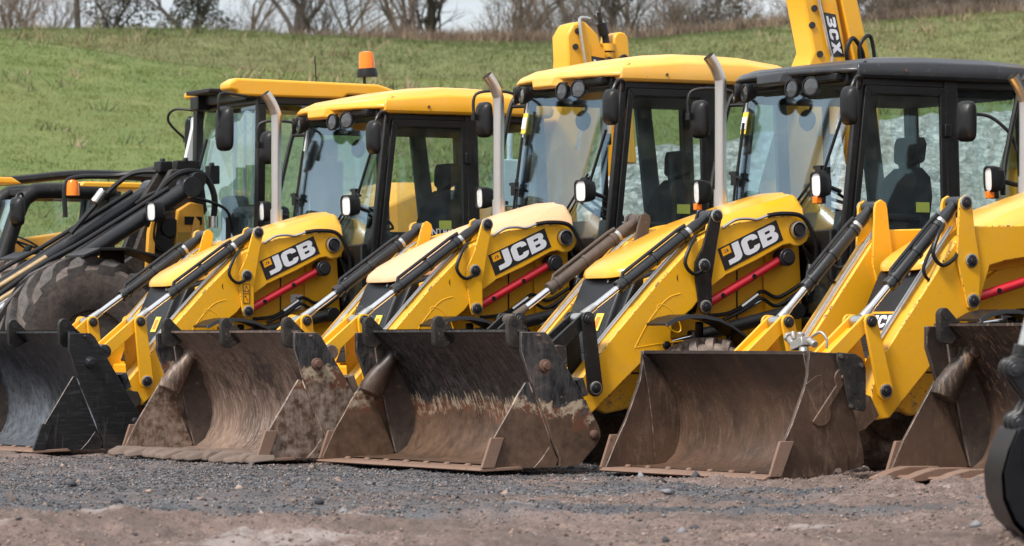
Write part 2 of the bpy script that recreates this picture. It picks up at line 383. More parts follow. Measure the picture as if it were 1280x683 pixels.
def text_mesh(name, body, size, mat, parent, origin, xdir, ydir, bold=True):
    cu = bpy.data.curves.new(name, 'FONT'); cu.body = body; cu.size = size; cu.align_x = 'CENTER'; cu.align_y = 'CENTER'
    cu.offset = size * .018 if bold else 0
    tmp = bpy.data.objects.new(name + '_t', cu); COL.objects.link(tmp)
    dg = bpy.context.evaluated_depsgraph_get(); me = bpy.data.meshes.new_from_object(tmp.evaluated_get(dg))
    bpy.data.objects.remove(tmp); bpy.data.curves.remove(cu)
    x = Vector(xdir).normalized(); y = Vector(ydir).normalized(); zz = x.cross(y)
    R = Matrix((x, y, zz)).transposed().to_4x4(); R.translation = Vector(origin)
    me.transform(R); me.materials.clear(); me.materials.append(mat); me.name = name
    o = bpy.data.objects.new(name, me); COL.objects.link(o); o.parent = parent
    return o

# ------------------------------------------------------------------ wheels
def tyre_mb(R, W, rim, nl, lug=.035, rib=True):
    mb = MB(); h = W / 2; r0 = R - lug   # carcass keeps the mud between the lugs
    prof = [(rim, -h * .62), (rim + .02, -h * .78), (rim + (r0 - rim) * .45, -h * 1.0), (r0 - .05, -h * .98), (r0 - .012, -h * .80), (r0, -h * .45), (r0 + .004, 0),
            (r0, h * .45), (r0 - .012, h * .80), (r0 - .05, h * .98), (rim + (r0 - rim) * .45, h), (rim + .02, h * .78), (rim, h * .62)]
    mb.lathe(prof, (0, 0, 0), (0, 1, 0), 64)
    for s in (-1, 1):
        for i in range(nl):
            a0 = 2 * PI * (i + (.5 if s > 0 else 0)) / nl
            secs = []
            for q in range(6):
                f = q / 5; y = s * (-.04 + f * (1.02 if q < 5 else 1.03)) * h; a = a0 + f * (1.15 * 2 * PI / nl)
                rt = R - (.0 if f < .8 else (.02 if q == 4 else .07)); rb = r0 - .03 - (.0 if f < .8 else (.0 if q == 4 else .05))
                hw = (.20 + .10 * f) * 2 * PI / nl
                secs.append([(rt * math.sin(a - hw * .8), y, rt * math.cos(a - hw * .8)), (rt * math.sin(a + hw * .8), y, rt * math.cos(a + hw * .8)),
                             (rb * math.sin(a + hw), y, rb * math.cos(a + hw)), (rb * math.sin(a - hw), y, rb * math.cos(a - hw))])
            mb.loft(secs, mi=1)
    return mb
TYRES = {}
def wheel(parent, c, R, W, rim, nl, side, tmat, rmat):
    key = (R, W, rim, nl, tmat.name)
    root = MB(); h = W / 2
    root.lathe([(.0, .02 * side), (.09, .02 * side), (.10, .05 * side), (.13, .05 * side), (.14, .0), (rim * .86, -.02 * side), (rim * .92, h * .5 * side), (rim, h * .62 * side), (rim + .015, h * .66 * side), (rim + .015, -h * .62 * side), (rim * .8, -h * .6 * side)], c, (0, 1, 0), 40)
    for i in range(8):
        a = 2 * PI * i / 8
        root.cyl((c[0] + .105 * math.sin(a) * 1.1, c[1] + .045 * side, c[2] + .105 * math.cos(a) * 1.1), (0, 1, 0), .014, .05, 8)
    w = obj('wheel', root, rmat, parent, .003)
    if key not in TYRES: TYRES[key] = tyre_mb(R, W, rim, nl, .065 if R > .6 else .035)
    mb = TYRES[key]; m2 = MB(); m2.add([(p[0] + c[0], p[1] + c[1], p[2] + c[2]) for p in mb.v], mb.f); m2.m = list(mb.m)
    obj('tyre', m2, [tmat, M['lug'] if tmat is M['tyre_big'] else tmat], w)
    return w

# ------------------------------------------------------------------ lamps, mirrors
def work_light(parent, c, d, on=True, r=.048):
    c = Vector(c); d = Vector(d).normalized(); mb = MB()
    mb.lathe([(.0, -.075), (r * .55, -.07), (r * .95, -.03), (r * 1.12, .0), (r * 1.12, .012), (r * .96, .014), (r * .9, .004)], c, d, 20)
    mb.tube([c - d * .04, c - d * .04 + Vector((0, 0, .07))], .012, 8)
    L = obj('work_light', mb, M['plastic'], parent)
    rf = MB(); rf.lathe([(.0, -.035), (r * .5, -.025), (r * .9, .003)], c, d, 20); obj('reflector', rf, M['reflector'], L)
    ln = MB(); ln.lathe([(r * .93, .006), (r * .6, .011), (.0, .013)], c, d, 20); obj('lens', ln, M['lens'], L)
    return L
def headlight(parent, c, d, rect, base, name='headlight'):
    c = Vector(c); d = Vector(d).normalized(); up = Vector((0, 0, 1)); s = d.cross(up).normalized(); up2 = s.cross(d)
    def ring(w, h, off, n=20, p=.55):
        out = []
        for k in range(n):
            a = 2 * PI * k / n; ca, sa = math.cos(a), math.sin(a)
            out.append(c + d * off + s * (math.copysign(abs(ca) ** p, ca) * w) + up2 * (math.copysign(abs(sa) ** p, sa) * h))
        return out
    w, h = (.062, .09) if rect else (.078, .085)
    mb = MB(); mb.loft([ring(w * .45, h * .45, -.11), ring(w * .85, h * .85, -.085), ring(w, h, -.03), ring(w, h, .012), ring(w * .9, h * .9, .014), ring(w * .87, h * .87, -.004)])
    mb.tube(catmull([c - d * .08, c - d * .12 + Vector((0, 0, -.02)), base], 5), .016, 8)
    L = obj(name, mb, M['plastic'], parent)
    rf = MB(); rf.loft([ring(w * .85, h * .85, .0), ring(w * .45, h * .5, -.03)]); obj('reflector', rf, M['reflector'], L)
    ln = MB(); ln.loft([ring(w * .88, h * .88, .006), ring(w * .6, h * .6, .016), ring(w * .1, h * .1, .019)]); obj('lens', ln, M['lens'], L)
    if rect:
        c2 = c - up2 * .105; o = MB(); o.box(c2, (.05, .05, .05), Matrix((d, s, up2)).transposed()); q = obj('indicator', o, M['orange'], L, .006)
        o2 = MB(); o2.box(c2 - d * .04, (.03, .06, .055), Matrix((d, s, up2)).transposed()); obj('indicator_housing', o2, M['plastic'], L, .004)
    return L
def mirror(parent, c, w, h, yaw, arm):
    c = Vector(c); mb = MB(); R = Matrix.Rotation(yaw, 3, 'Z')
    def ring(sw, sh, x, n=24):
        out = []
        for k in range(n):
            a = 2 * PI * k / n; ca, sa = math.cos(a), math.sin(a)
            out.append(c + R @ Vector((x, math.copysign(abs(ca) ** .5, ca) * sw, math.copysign(abs(sa) ** .42, sa) * sh)))
        return out
    mb.loft([ring(w * .3, h * .35, .05), ring(w * .72, h * .8, .038), ring(w * .96, h * .97, .012), ring(w, h, -.005), ring(w * .96, h * .97, -.018)])
    mr = obj('mirror', mb, M['plastic'], parent)
    g = MB(); g.loft([ring(w * .9, h * .92, -.0195), ring(w * .85, h * .88, -.021)]); obj('mirror_glass', g, M['chrome'], mr)
    a = MB(); a.tube(catmull(arm, 6), .012, 8); a.cyl(arm[-1], (0, 0, 1), .022, .05, 10); obj('mirror_arm', a, M['black'], mr)
    return mr
def hose(parent, pts, r=.011, mat=None, name='hose', k=6):
    mb = MB(); mb.tube(catmull(pts, k), r, 8); return obj(name, mb, mat or M['rubber'], parent)

# ------------------------------------------------------------------ buckets
def bucket_clam(root, mat, rim_mat, teeth, hook_mat, boss_mat, pin_mat, plate=None, strip=None):
    plate = plate or mat; strip = strip or rim_mat
    mold = [(2.46, .89), (2.36, .80), (2.27, .70), (2.19, .58), (2.13, .46), (2.095, .36), (2.085, .27), (2.10, .18), (2.145, .09), (2.215, .035), (2.32, .022), (2.60, .018)]
    th = .022
    mb = MB(); inner = mold; outer = []
    for i, p in enumerate(mold):
        a = Vector(mold[max(i - 1, 0)]); b = Vector(mold[min(i + 1, len(mold) - 1)]); d = (b - a).normalized(); nrm = Vector((d.y, -d.x))
        outer.append((p[0] + (nrm.x * th if True else 0), p[1] + nrm.y * th))
    ny = 24
    rings = []
    for i in range(len(mold)):
        rings.append([(mold[i][0], -1.19 + 2.38 * k / ny, mold[i][1]) for k in range(ny + 1)])
    mb.loft(rings, cap=False, closed=False)
    rings = [[(outer[i][0], -1.19 + 2.38 * k / ny, outer[i][1]) for k in range(ny + 1)] for i in range(len(mold))]
    mb.loft(rings, cap=False, closed=False)
    mb.box((2.462, 0, .893), (.028, 2.38, .016));  mb.box((2.02, 0, .52), (.05, 2.3, .12), Matrix.Rotation(math.radians(20), 3, 'Y'))
    # brackets on the back that the arm and link pin to
    b = obj('bucket', mb, mat, root, ang=50)
    for s in (-1, 1):
        for yy in (.37, .595):
            k = MB(); k.prism([(2.05, .16), (2.05, .36), (2.09, .50), (2.04, .55), (1.90, .46), (1.69, .43), (1.66, .36), (1.72, .29)], s * yy - .012, s * yy + .012); obj('bracket', k, M['black_dirty'], b, .004)
    OUT = [(2.52, .885), (2.345, .885), (2.309, .855), (1.945, .275), (1.93, .235), (1.93, .195), (1.95, .155), (2.09, .012), (2.235, .006), (2.235, .066), (2.44, .54), (2.52, .756)]
    TRI = [(2.452, .555), (2.475, .556), (2.508, .506), (2.70, .207), (2.79, .03), (2.79, .0), (2.265, -.002), (2.235, .051)]
    for s in (-1, 1):
        p = MB(); p.prism(OUT, s * 1.20, s * 1.232); sp = wedge(obj('side_plate', p, [plate, BUCK['edge'] if plate is not M['black_plate'] else M['cyl']], b, .004))
        for px, pz, r in ((2.352, .665, .042), (1.985, .215, .028), (2.40, .86, .010)):
            p = MB(); p.lathe([(0, -.01), (r, -.01), (r, .022), (r * .66, .026), (r * .6, .046 if r > .04 else .027), (0, .047 if r > .04 else .028)], (px, s * 1.236, pz), (0, s, 0), 18); obj('pivot_pin', p, pin_mat, sp, .002)
        p = MB(); p.prism(TRI, s * 1.178, s * 1.199); p.prism([(2.26, .0), (2.235, .05), (2.30, .14), (2.36, .06), (2.42, .0)], s * 1.199, s * 1.214)
        jp = wedge(obj('jaw_plate', p, [plate, BUCK['edge']], b, .003))
        p = MB(); p.prism([(2.74, .20), (2.645, .20), (2.715, .004), (2.808, .004)], s * 1.199, s * 1.228); obj('wear_strip', p, strip, jp, .004)
        # ram cover inside the corner
        p = MB(); y = s * 1.09
        rg = []
        for f, x, z, rx, rz, dy in ((0, 2.30, .76, .045, .045, 0), (.2, 2.335, .70, .05, .05, .0), (.6, 2.40, .60, .075, .10, .015), (.9, 2.455, .50, .095, .125, .03), (1, 2.475, .455, .085, .10, .035)):
            x -= .02 if s < 0 else .13
            rg.append([(x + rx * .9 * math.cos(a), y + s * dy + .062 * math.sin(a), z + .35 * rz * math.cos(a)) for a in [2 * PI * k / 16 for k in range(16)]])
        p.loft(rg); p.cyl((2.27 - (.0 if s < 0 else .06), s * 1.10, .745), (0, 1, 0), .055, .17, 16); p.cyl((2.30 - (.0 if s < 0 else .06), s * 1.0, .735), (0, 1, 0), .036, .05, 6)
        obj('ram_cover', p, boss_mat, b, .006)
        p = MB(); p.prism([(2.40, .78), (2.375, .62), (2.335, .45), (2.29, .25), (2.235, .04)] + [(a - .012, c - .006) for a, c in mold[9:0:-1]], s * 1.158, s * 1.177); wedge(obj('clam_cheek', p, [BUCK['cheek'], BUCK['edge']], b, .006))
    p = MB(); p.prism([(2.53, .012), (2.81, .0), (2.825, -.012), (2.80, -.02), (2.50, -.008)], -1.225, 1.225)
    ce = obj('cutting_edge', p, rim_mat, b, .004)
    rt_ = random.Random(11)
    if teeth != 'smooth':
        for k in range(8):
            y = -1.12 + 2.24 * k / 7
            p = MB(); w = .055
            if teeth == 'caked':
                for _ in range(3):
                    L_ = rt_.uniform(.06, .20); y2 = y + rt_.uniform(-.14, .14); sk = rt_.uniform(-.07, .02); hh = rt_.uniform(.025, .06)
                    p.loft([[(2.70, y2 - .05, -.01), (2.70, y2 + .06, -.01), (2.70, y2 + .04, hh), (2.70, y2 - .03, hh * .8)], [(2.80 + L_ * .4, y2 - .06 + sk * .5, -.02), (2.80 + L_ * .4, y2 + .05 + sk * .5, -.02), (2.80 + L_ * .4, y2 + .03 + sk, hh * .8), (2.80 + L_ * .4, y2 - .04 + sk, hh)],
                            [(2.80 + L_, y2 - .045 + sk, -.03), (2.80 + L_, y2 + .04 + sk, -.03), (2.80 + L_, y2 + .02 + sk, .0), (2.80 + L_, y2 - .03 + sk, .008)]])
                obj('caked_lump', p, M['dirt_cake'], b, .012); continue
            p.loft([[(2.52, y - w, .0), (2.52, y + w, .0), (2.52, y + w, .05), (2.52, y - w, .05)], [(2.74, y - w, -.012), (2.74, y + w, -.012), (2.74, y + w, .052), (2.74, y - w, .052)],
                    [(2.84, y - w * .95, -.025), (2.84, y + w * .95, -.025), (2.84, y + w * .95, .03), (2.84, y - w * .95, .03)], [(2.96, y - w * .8, -.03), (2.96, y + w * .8, -.03), (2.96, y + w * .8, -.012), (2.96, y - w * .8, -.012)]])
            obj('tooth', p, rim_mat if teeth == 'teeth' else M['dirt_cake'], b, .006)
    else:
        for k in range(8):
            p = MB(); p.lathe([(.026, 0), (.024, .010), (.012, .016), (0, .017)], (2.66, -1.05 + 2.1 * k / 7, .006), (0, 0, 1), 10); obj('edge_bolt', p, rim_mat, b)
    for y in (-1.06, 0.0, 1.06):
        p = MB(); p.prism([(2.535, .81), (2.54, .93)] + circ(2.495, .95, .045, 0, 110, 6) + [(2.41, .925), (2.33, .855), (2.38, .82), (2.46, .775), (2.51, .78)], y - .024, y + .024)
        h = wedge(obj('lifting_hook', p, [hook_mat, hook_mat], b, .006))
        e = MB(); e.cyl((2.493, y, .948), (0, 1, 0), .024, .056, 14); obj('hook_eye', e, M['dark_hole'], h)
    return b

def bucket_plain(root, mat, rim_mat):
    W = .99
    mold = [(2.55, .735), (2.47, .64), (2.40, .54), (2.345, .44), (2.315, .34), (2.305, .24), (2.315, .15), (2.35, .07), (2.42, .012), (2.5, .002), (2.72, -.004)]
    mb = MB(); rg = [[(p[0], -W + 2 * W * k / 20, p[1]) for k in range(21)] for p in mold]; mb.loft(rg, cap=False, closed=False)
    rg = [[(p[0] - .02, -W + 2 * W * k / 20, p[1] - .012) for k in range(21)] for p in mold]; mb.loft(rg, cap=False, closed=False)
    mb.box((2.552, 0, .735), (.03, 2 * W, .02))
    for s in (-1, 1):
        for yy in (.37, .595): mb.prism([(2.27, .12), (2.29, .40), (2.38, .60), (2.30, .66), (2.16, .56), (1.86, .46), (1.80, .34), (1.90, .26)], s * yy - .012, s * yy + .012)
    b = obj('bucket', mb, mat, root, ang=50)
    SIDE = [(2.575, .742), (2.588, .60), (2.60, .545), (2.70, .30), (2.775, .16), (2.85, .0), (2.86, -.02), (2.42, -.022), (2.385, .03), (2.32, .035), (2.30, .015), (2.21, .035), (2.18, .06), (2.185, .13), (2.25, .364), (2.30, .45), (2.26, .60), (2.25, .705), (2.30, .73)]
    for s in (-1, 1):
        p = MB(); p.prism(SIDE, s * W, s * (W + .03)); sp = wedge(obj('side_plate', p, [mat, BUCK['edge']], b, .004))
        p = MB(); p.prism([(2.80, .20), (2.70, .20), (2.79, -.015), (2.875, -.015)], s * (W + .03), s * (W + .055)); obj('wear_strip', p, rim_mat, sp, .004)
        p = MB(); p.prism(circ(2.335, .575, .07, -35, 145, 8) + circ(2.50, .36, .075, 145, 325, 8), s * (W + .03), s * (W + .045)); p.cyl((2.345, s * (W + .05), .585), (0, 1, 0), .016, .02, 10); obj('stay_arm', p, mat, sp, .006)
        p = MB(); p.prism([(2.475, .55), (2.49, .60), (2.53, .595), (2.61, .54), (2.38, .10), (2.34, .0), (2.30, .02), (2.30, .12), (2.40, .35)], s * (W + .028), s * (W + .034)); obj('seam_plate', p, mat, sp, .003)
        p = MB(); p.prism([(2.394, .738), (2.26, .728), (2.215, .70), (2.187, .64), (2.188, .392), (2.20, .376), (2.295, .39), (2.312, .41), (2.331, .50), (2.355, .60), (2.40, .69)], s * (W + .046), s * (W + .062)); lp = obj('lock_plate', p, M['black_dirty'], sp, .005)
        q = MB(); q.prism(circ(2.285, .645, .018, 10, 190, 6) + [(2.262, .59), (2.258, .52)] + circ(2.272, .505, .018, 180, 360, 6) + [(2.294, .56)], s * (W + .063), s * (W + .065)); obj('slot', q, M['dark_hole'], lp)
        for bx, bz in ((2.375, .715), (2.225, .66), (2.30, .41)):
            q = MB(); q.cyl((bx, s * (W + .066), bz), (0, 1, 0), .014, .016, 8); obj('bolt', q, M['steel'], lp)
        p = MB(); p.prism([(2.60, .735), (2.55, .52), (2.52, .30), (2.49, .0)] + mold[8:0:-1], s * (W - .016), s * (W - .004)); wedge(obj('corner_plate', p, [mat, BUCK['edge']], b, .004))
    p = MB(); p.prism([(2.62, -.006), (2.87, -.012), (2.90, -.03), (2.86, -.04), (2.6, -.03)], -W - .02, W + .02); obj('cutting_edge', p, rim_mat, b, .004)
    for k in range(8):
        p = MB(); p.lathe([(.022, 0), (.02, .010), (.012, .014), (0, .015)], (2.74, -.9 + 1.8 * k / 7, -.006), (0, 0, 1), 10); obj('edge_bolt', p, rim_mat, b)
    v = MB(); v.box((2.50, .80, .79), (.07, .14, .055), Matrix.Rotation(.25, 3, 'X')); v.tube([(2.50, .90, .81), (2.51, .98, .785)], .022, 10); v.tube([(2.50, .72, .79), (2.49, .64, .83)], .026, 10); v.cyl((2.50, .80, .835), (0, .2, 1), .024, .05, 10); v.cyl((2.52, .75, .84), (0, -.3, 1), .016, .05, 8); v.cyl((2.50, .66, .83), (0, 1, -.3), .032, .025, 6); v.tube([(2.50, .84, .77), (2.51, .85, .73)], .03, 10)
    v.tube(catmull([(2.50, .92, .83), (2.48, .99, .86), (2.46, 1.03, .82), (2.46, 1.03, .76)], 4), .010, 6)
    obj('hose_valve', v, M['valve'], b, .008)
    return b

# ------------------------------------------------------------------ backhoe loader
def PLATE(k): return None if not k else (M[k] if k in M else BUCK[k])
def backhoe(X, Y, dz, label, o):
    root = thing('backhoe_loader', label, 'backhoe loader', (X, Y, dz), RZ, 'backhoe loaders parked in a row')
    ym, lm, hm = M[o['paint']], M[o['lever']], M[o['hood']]
    ct = o.get('cab', 0.0)
    # chassis
    mb = MB()
    mb.prism([(-.12, .55), (.95, .62), (1.02, .40), (1.40, .33), (1.50, .38), (1.50, .64), (1.06, .69), (1.02, 1.08), (.55, 1.38), (.05, 1.62), (-.12, 1.66)], -.37, .37)
    ch = obj('chassis', mb, M['yellow_low'], root, .012)
    mb = MB(); mb.prism([(1.25, .66), (1.19, .66), (1.20, .70), (1.222, .735)], .369, .3725); obj('frame_hole', mb, M['dark_hole'], ch)
    mb = MB(); mb.prism([(1.14, .60), (1.29, .60), (1.29, .612), (1.14, .612)], .369, .3725); obj('frame_slot', mb, M['dark_hole'], ch)
    mb = MB(); mb.box((.36, .371, .98), (.012, .004, .72)); obj('panel_gap', mb, M['dark_hole'], ch)
    mb = MB(); mb.box((.6, 0, .45), (1.0, .5, .25)); mb.cyl((.83, 0, .43), (0, 1, 0), .09, 1.2, 14); mb.box((.83, 0, .42), (.26, .42, .24)); mb.box((1.2, 0, .36), (.5, .62, .10)); obj('front_axle', mb, M['black_dirty'], root, .01)
    mb = MB(); mb.box((-.8, 0, .62), (1.5, .6, .5)); mb.cyl((-1.34, 0, .72), (0, 1, 0), .14, 1.5, 14); mb.box((-1.95, 0, .72), (.25, 1.8, .9)); obj('rear_frame', mb, M['black_dirty'], root, .01)
    # arm towers
    for s in (-1, 1):
        mb = MB(); mb.prism([(-.18, .7), (.12, .7), (.16, 1.30), (.12, 1.45), (.06, 1.60)] + circ(-.004, 1.593, .115, 0, 180, 8) + [(-.13, 1.45)], s * .385, s * .40); obj('arm_tower', mb, ym, ch, .004)
        mb = MB(); mb.cyl((.065, s * .40, 1.412), (0, 1, 0), .085, .03, 20); obj('tower_boss', mb, ym, ch, .004)
    # bonnet
    HS = [(1.275, 1.274, -4.2), (1.27, 1.296, -4.0), (1.255, 1.318, -2.2), (1.225, 1.343, -.7), (1.16, 1.385, .4), (1.02, 1.458, .85), (.80, 1.555, .97), (.54, 1.672, 1.0), (.22, 1.775, 1.05), (-.05, 1.848, 1.08), (-.155, 1.872, 1.08), (-.185, 1.850, 1.06)]
    rings = []
    for x, zt, f in HS:
        w = .30 + .085 * min(1, max(0, (1.235 - x) / 1.2)); w *= (.90 + .1 * f)
        zb = max(1.255, 1.27 + (1.2 - x) * .20); zb = min(zb, zt - .004); hgt = zt - zb
        pr = [(-w, zb), (-w, zb + hgt * .42), (-w * .93, zb + hgt * .68), (-w * .72, zb + hgt * .93), (-w * .42, zb + hgt * .97), (-w * .36, zb + hgt), (0, zb + hgt * 1.0)]
        pr = pr + [(-a, b) for a, b in pr[-2::-1]]
        rings.append([(x, a, b) for a, b in pr])
    mb = MB(); mb.loft(rings)
    hd = obj('bonnet', mb, hm, root, .010, 3, ang=30)
    sp = MB()
    for s in (-1, 1): sp.prism([(-.185, 1.5), (-.185, 1.64), (.55, 1.42), (1.1, 1.25), (1.1, 1.2), (.5, 1.3)], s * .35, s * .375)
    obj('bonnet_side', sp, ym, hd, .006)
    # radiator grille
    mb = MB()
    def gr(x, z, w): return [(x, -w, z), (x, w, z), (x - .35, w + .05, z), (x - .35, -w - .05, z)]
    mb.loft([gr(1.475, .66, .30), gr(1.31, 1.05, .288), gr(1.215, 1.262, .278)])
    mb.prism([(.90, 1.34), (1.16, 1.26), (1.42, .70), (1.03, .70)], -.355, .355)
    gl = obj('radiator_grille', mb, M['grille'], root, .02, 3)
    mb = MB()
    for k in range(30):
        f = k / 29; mb.box((1.210 + .228 * f, 0, 1.23 - .48 * f), (.008, .50 + .05 * f, .004), Matrix.Rotation(math.radians(-25), 3, 'Y'))
    for s in (-1, 1):
        for k in range(20): mb.box((1.06 + .007 * k, s * .356, 1.235 - .019 * k), (.20 + .006 * k, .004, .004))
    obj('grille_slats', mb, M['plastic'], gl)
    mb = MB(); mb.cyl((1.235, .12, 1.235), (1, 0, .35), .012, .02, 10); obj('grille_catch', mb, M['steel'], gl)
    R = Matrix.Rotation(math.radians(-24), 3, 'Y')
    if o.get('badge'):
        mb = MB(); mb.box((1.385, .02, .925), (.006, .40, .15), R); bd = obj('grille_badge', mb, M['decal_yellow'], gl)
        mb = MB(); mb.box((1.390, .02, .928), (.006, .365, .115), R); bb = obj('badge_panel', mb, M['decal_black'], bd)
        n = R @ Vector((1, 0, 0)); upv = R @ Vector((0, 0, 1)); org = Vector((1.3945, .02, .930)) 
        L = MB()
        for polys, (u0, u1, v0, v1) in ((LET_J, (.13, .36, .14, .9)), (LET_C, (.39, .64, .14, .9)), (LET_B, (.67, .94, .14, .9))):
            for q in polys:
                vs = [org + Vector((0, 1, 0)) * ((u0 + (u1 - u0) * a - .5) * .365) + upv * ((v0 + (v1 - v0) * b - .5) * .115) for a, b in q]
                L.add(vs, [(0, 1, 2, 3)])
        obj('badge_letters', L, M['white'], bb, flat=True)
    else:
        mb = MB(); mb.box((1.355, .17, .955), (.004, .10, .13), R); obj('warning_sticker', mb, M['sticker_yel'], gl)
        mb = MB(); mb.box((1.358, .17, .955), (.004, .05, .08), R); obj('sticker_mark', mb, M['orange'], gl)
    # arms
    A = o['arm']
    for s in (-1, 1):
        ar = MB(); ar.prism(A['beam'], s * .40, s * .57)
        arm = wedge(obj('loader_arm', ar, [ym, M['yellow_edge']], root, .009, 2))
        lv = MB()
        for y0, y1 in ((.572, .592), (.376, .398)): lv.prism(A['lever'], s * y0, s * y1)
        dirty = (s < 0 and o.get('far_dirty'))
        lever = wedge(obj('bellcrank', lv, [M['brown_dirty'] if dirty else lm, M['yellow_edge'] if lm is not M['black'] and not dirty else (M['brown_dirty'] if dirty else lm)], arm, .004))
        for (px, pz), r, yy in zip(list(A['pins']) + [A['ll'], A['boss']], (.034, .036, .034, .034, .030), (.592, .592, .592, .618, .568)):
            pn = MB(); pn.lathe([(0, -.02), (r, -.02), (r, .015), (r * .62, .018), (r * .55, .012), (r * .5, .026), (0, .027)], (px, s * yy, pz), (0, s, 0), 18); obj('pivot_pin', pn, M['pin'], arm, .002)
            if yy > .58:
                pn = MB(); pn.lathe([(.046, 0), (.046, .008), (.037, .010), (.037, .0)], (px, s * yy, pz), (0, s, 0), 20, close=True); obj('pin_collar', pn, M['steel'], arm)
        pv = MB(); pv.cyl((-.004, s * .575, 1.593), (0, 1, 0), .062, .03, 24); pv.cyl((-.004, s * .59, 1.593), (0, 1, 0), .036, .03, 16)
        pvo = obj('arm_pivot', pv, M['pin'], arm, .004)
        rg = MB(); rg.lathe([(.062, 0), (.062, .02), (.052, .022), (.052, 0)], (-.004, s * .586, 1.593), (0, s, 0), 24, close=True); obj('pivot_ring', rg, M['steel'], pvo) if False else obj('pivot_ring', rg, M['steel'], arm)
        # tilt lever and tilt link
        lt, ll = Vector((A['lt'][0], 0, A['lt'][1])), Vector((A['ll'][0], 0, A['ll'][1]))
        def bar(a, b, ra, rb, y0, y1, m):
            a2, b2 = Vector((a.x, a.z)), Vector((b.x, b.z)); d = (b2 - a2).normalized(); ang = math.degrees(math.atan2(d.y, d.x))
            m.prism(circ(a2.x, a2.y, ra, ang + 90, ang + 270, 8) + circ(b2.x, b2.y, rb, ang - 90, ang + 90, 8), y0, y1)
        k = MB(); bar(lt, ll, .048, .058, s * .596, s * .618, k); bar(lt, ll, .048, .058, s * .352, s * .374, k)
        obj('tilt_lever', k, lm, arm, .004)
        bk = Vector((A['bk'][0], 0, A['bk'][1])); k = MB(); bar(lt, bk, .044, .05, s * .55, s * .575, k); bar(lt, bk, .044, .05, s * .395, s * .42, k)
        k.prism([(lt.x - .0, lt.z - .06), (lt.x + .05, lt.z - .04), (bk.x, bk.z + .03), (bk.x - .05, bk.z)], s * .42, s * .55)
        obj('tilt_link', k, lm, arm, .004)
        k = MB(); k.cyl((lt.x, s * .485, lt.z), (0, 1, 0), .036, .30, 18); k.cyl((lt.x, s * .485, lt.z), (0, 1, 0), .024, .325, 12); obj('link_pin', k, M['pin'], arm, .004)
        # pressed rib ornament on the arm
        if A.get('rib'):
            rb = MB()
            cx, cz = A['rib']; e = [(cx + .125 * math.cos(t) * .70 - .05 * math.sin(t) * .72, s * .5675, cz + .125 * math.cos(t) * .72 + .05 * math.sin(t) * .70) for t in [2 * PI * q / 24 for q in range(25)]]
            rb.tube(e, .0055, 6, False)
            rb.tube(catmull([(cx + .27, s * .5675, cz - .20), (cx + .16, s * .5675, cz - .02), (cx + .02, s * .5675, cz + .13), (cx - .09, s * .5675, cz + .17)], 8), .0055, 6)
            rb.tube([(cx + .27, s * .5675, cz - .20), (cx + .1, s * .5675, cz - .175), (cx - .15, s * .5675, cz - .15)], .0055, 6)
            obj('pressed_rib', rb, ym, arm)
        # tilt ram
        up = Vector((A['pins'][0][0], s * .485, A['pins'][0][1])); en = Vector((lt.x, s * .485, lt.z)); d = (en - up)
        tr = MB(); tr.tube([up, up + d * .06, up + d * .10, up + d * .68], [.036, .036, .043, .043], 18); tr.cyl(up + d * .69, d, .047, .035, 18); tr.cyl(up, (0, 1, 0), .040, .14, 16)
        dirtyc = M['brown_dirty'] if dirty else M['cyl']
        ram = obj('tilt_ram', tr, dirtyc, root, .003)
        tr = MB(); tr.tube([up + d * .68, up + d * .88], .024, 16); obj('piston_rod', tr, M['chrome'], ram)
        tr = MB(); tr.tube([up + d * .88, up + d * .97], [.027, .034], 14); tr.cyl(en, (0, 1, 0), .04, .12, 14); obj('rod_eye', tr, M['steel'] if not dirty else dirtyc, ram)
        nz = Vector((.33, 0, .60)).normalized() * .062
        tr = MB(); tr.tube([up + d * .16 + nz * .9, up + d * .22 + nz, up + d * .64 + nz, up + d * .67 + nz * .4], .013, 8)
        for q in (.2, .42, .64): tr.lathe([(.050, -.012), (.050, .012)], up + d * q, d, 16)
        obj('ram_pipe', tr, dirtyc, ram)
        tr = MB(); tr.tube([up + d * .155, up + d * .175], .045, 18); obj('ram_band', tr, M['steel'], ram)
        ux, uz = A['pins'][0]
        hose(ram, [(ux + .14, s * .55, uz - .14), (ux + .22, s * .60, uz - .22), (ux + .26, s * .61, uz - .33), (ux + .18, s * .60, uz - .40), (ux + .06, s * .58, uz - .33), (ux - .0, s * .5, uz - .20)], .013)
        hose(ram, [(ux + .20, s * .53, uz - .26), (ux + .30, s * .56, uz - .42), (ux + .22, s * .54, uz - .50), (ux + .08, s * .50, uz - .40)], .012)
        # steel pipes along the top of the beam
        bt = A['pipe']; pp = MB()
        for dy in (.0, .03): pp.tube(catmull([(x, s * (.43 + dy), z + .014) for x, z in bt], 5), .008, 8)
        obj('arm_pipe', pp, M['steel'], arm)
        # lift ram
        bx, bz = A['boss']; a0 = Vector((bx, s * .50, bz)); b0 = Vector((-.02, s * .50, 1.035)); d2 = b0 - a0
        if A.get('lift', True):
            lr = MB(); lr.tube([a0 + d2 * .22, a0 + d2 * .25, a0 + d2 * 1.0], [.052, .046, .046], 18); lr.cyl(b0, (0, 1, 0), .058, .14, 18); lro = obj('lift_ram', lr, M['black'], root, .003)
            lr = MB(); lr.tube([a0, a0 + d2 * .24], .026, 14); obj('piston_rod', lr, M['chrome'], lro)
        # red safety strut stowed above the lift ram
        r0, r1 = A['strut']; st = MB(); st.tube([(r0[0], s * .52, r0[1]), (r1[0], s * .52, r1[1])], .031, 16)
        so = obj('safety_strut', st, M['red'], root, .003)
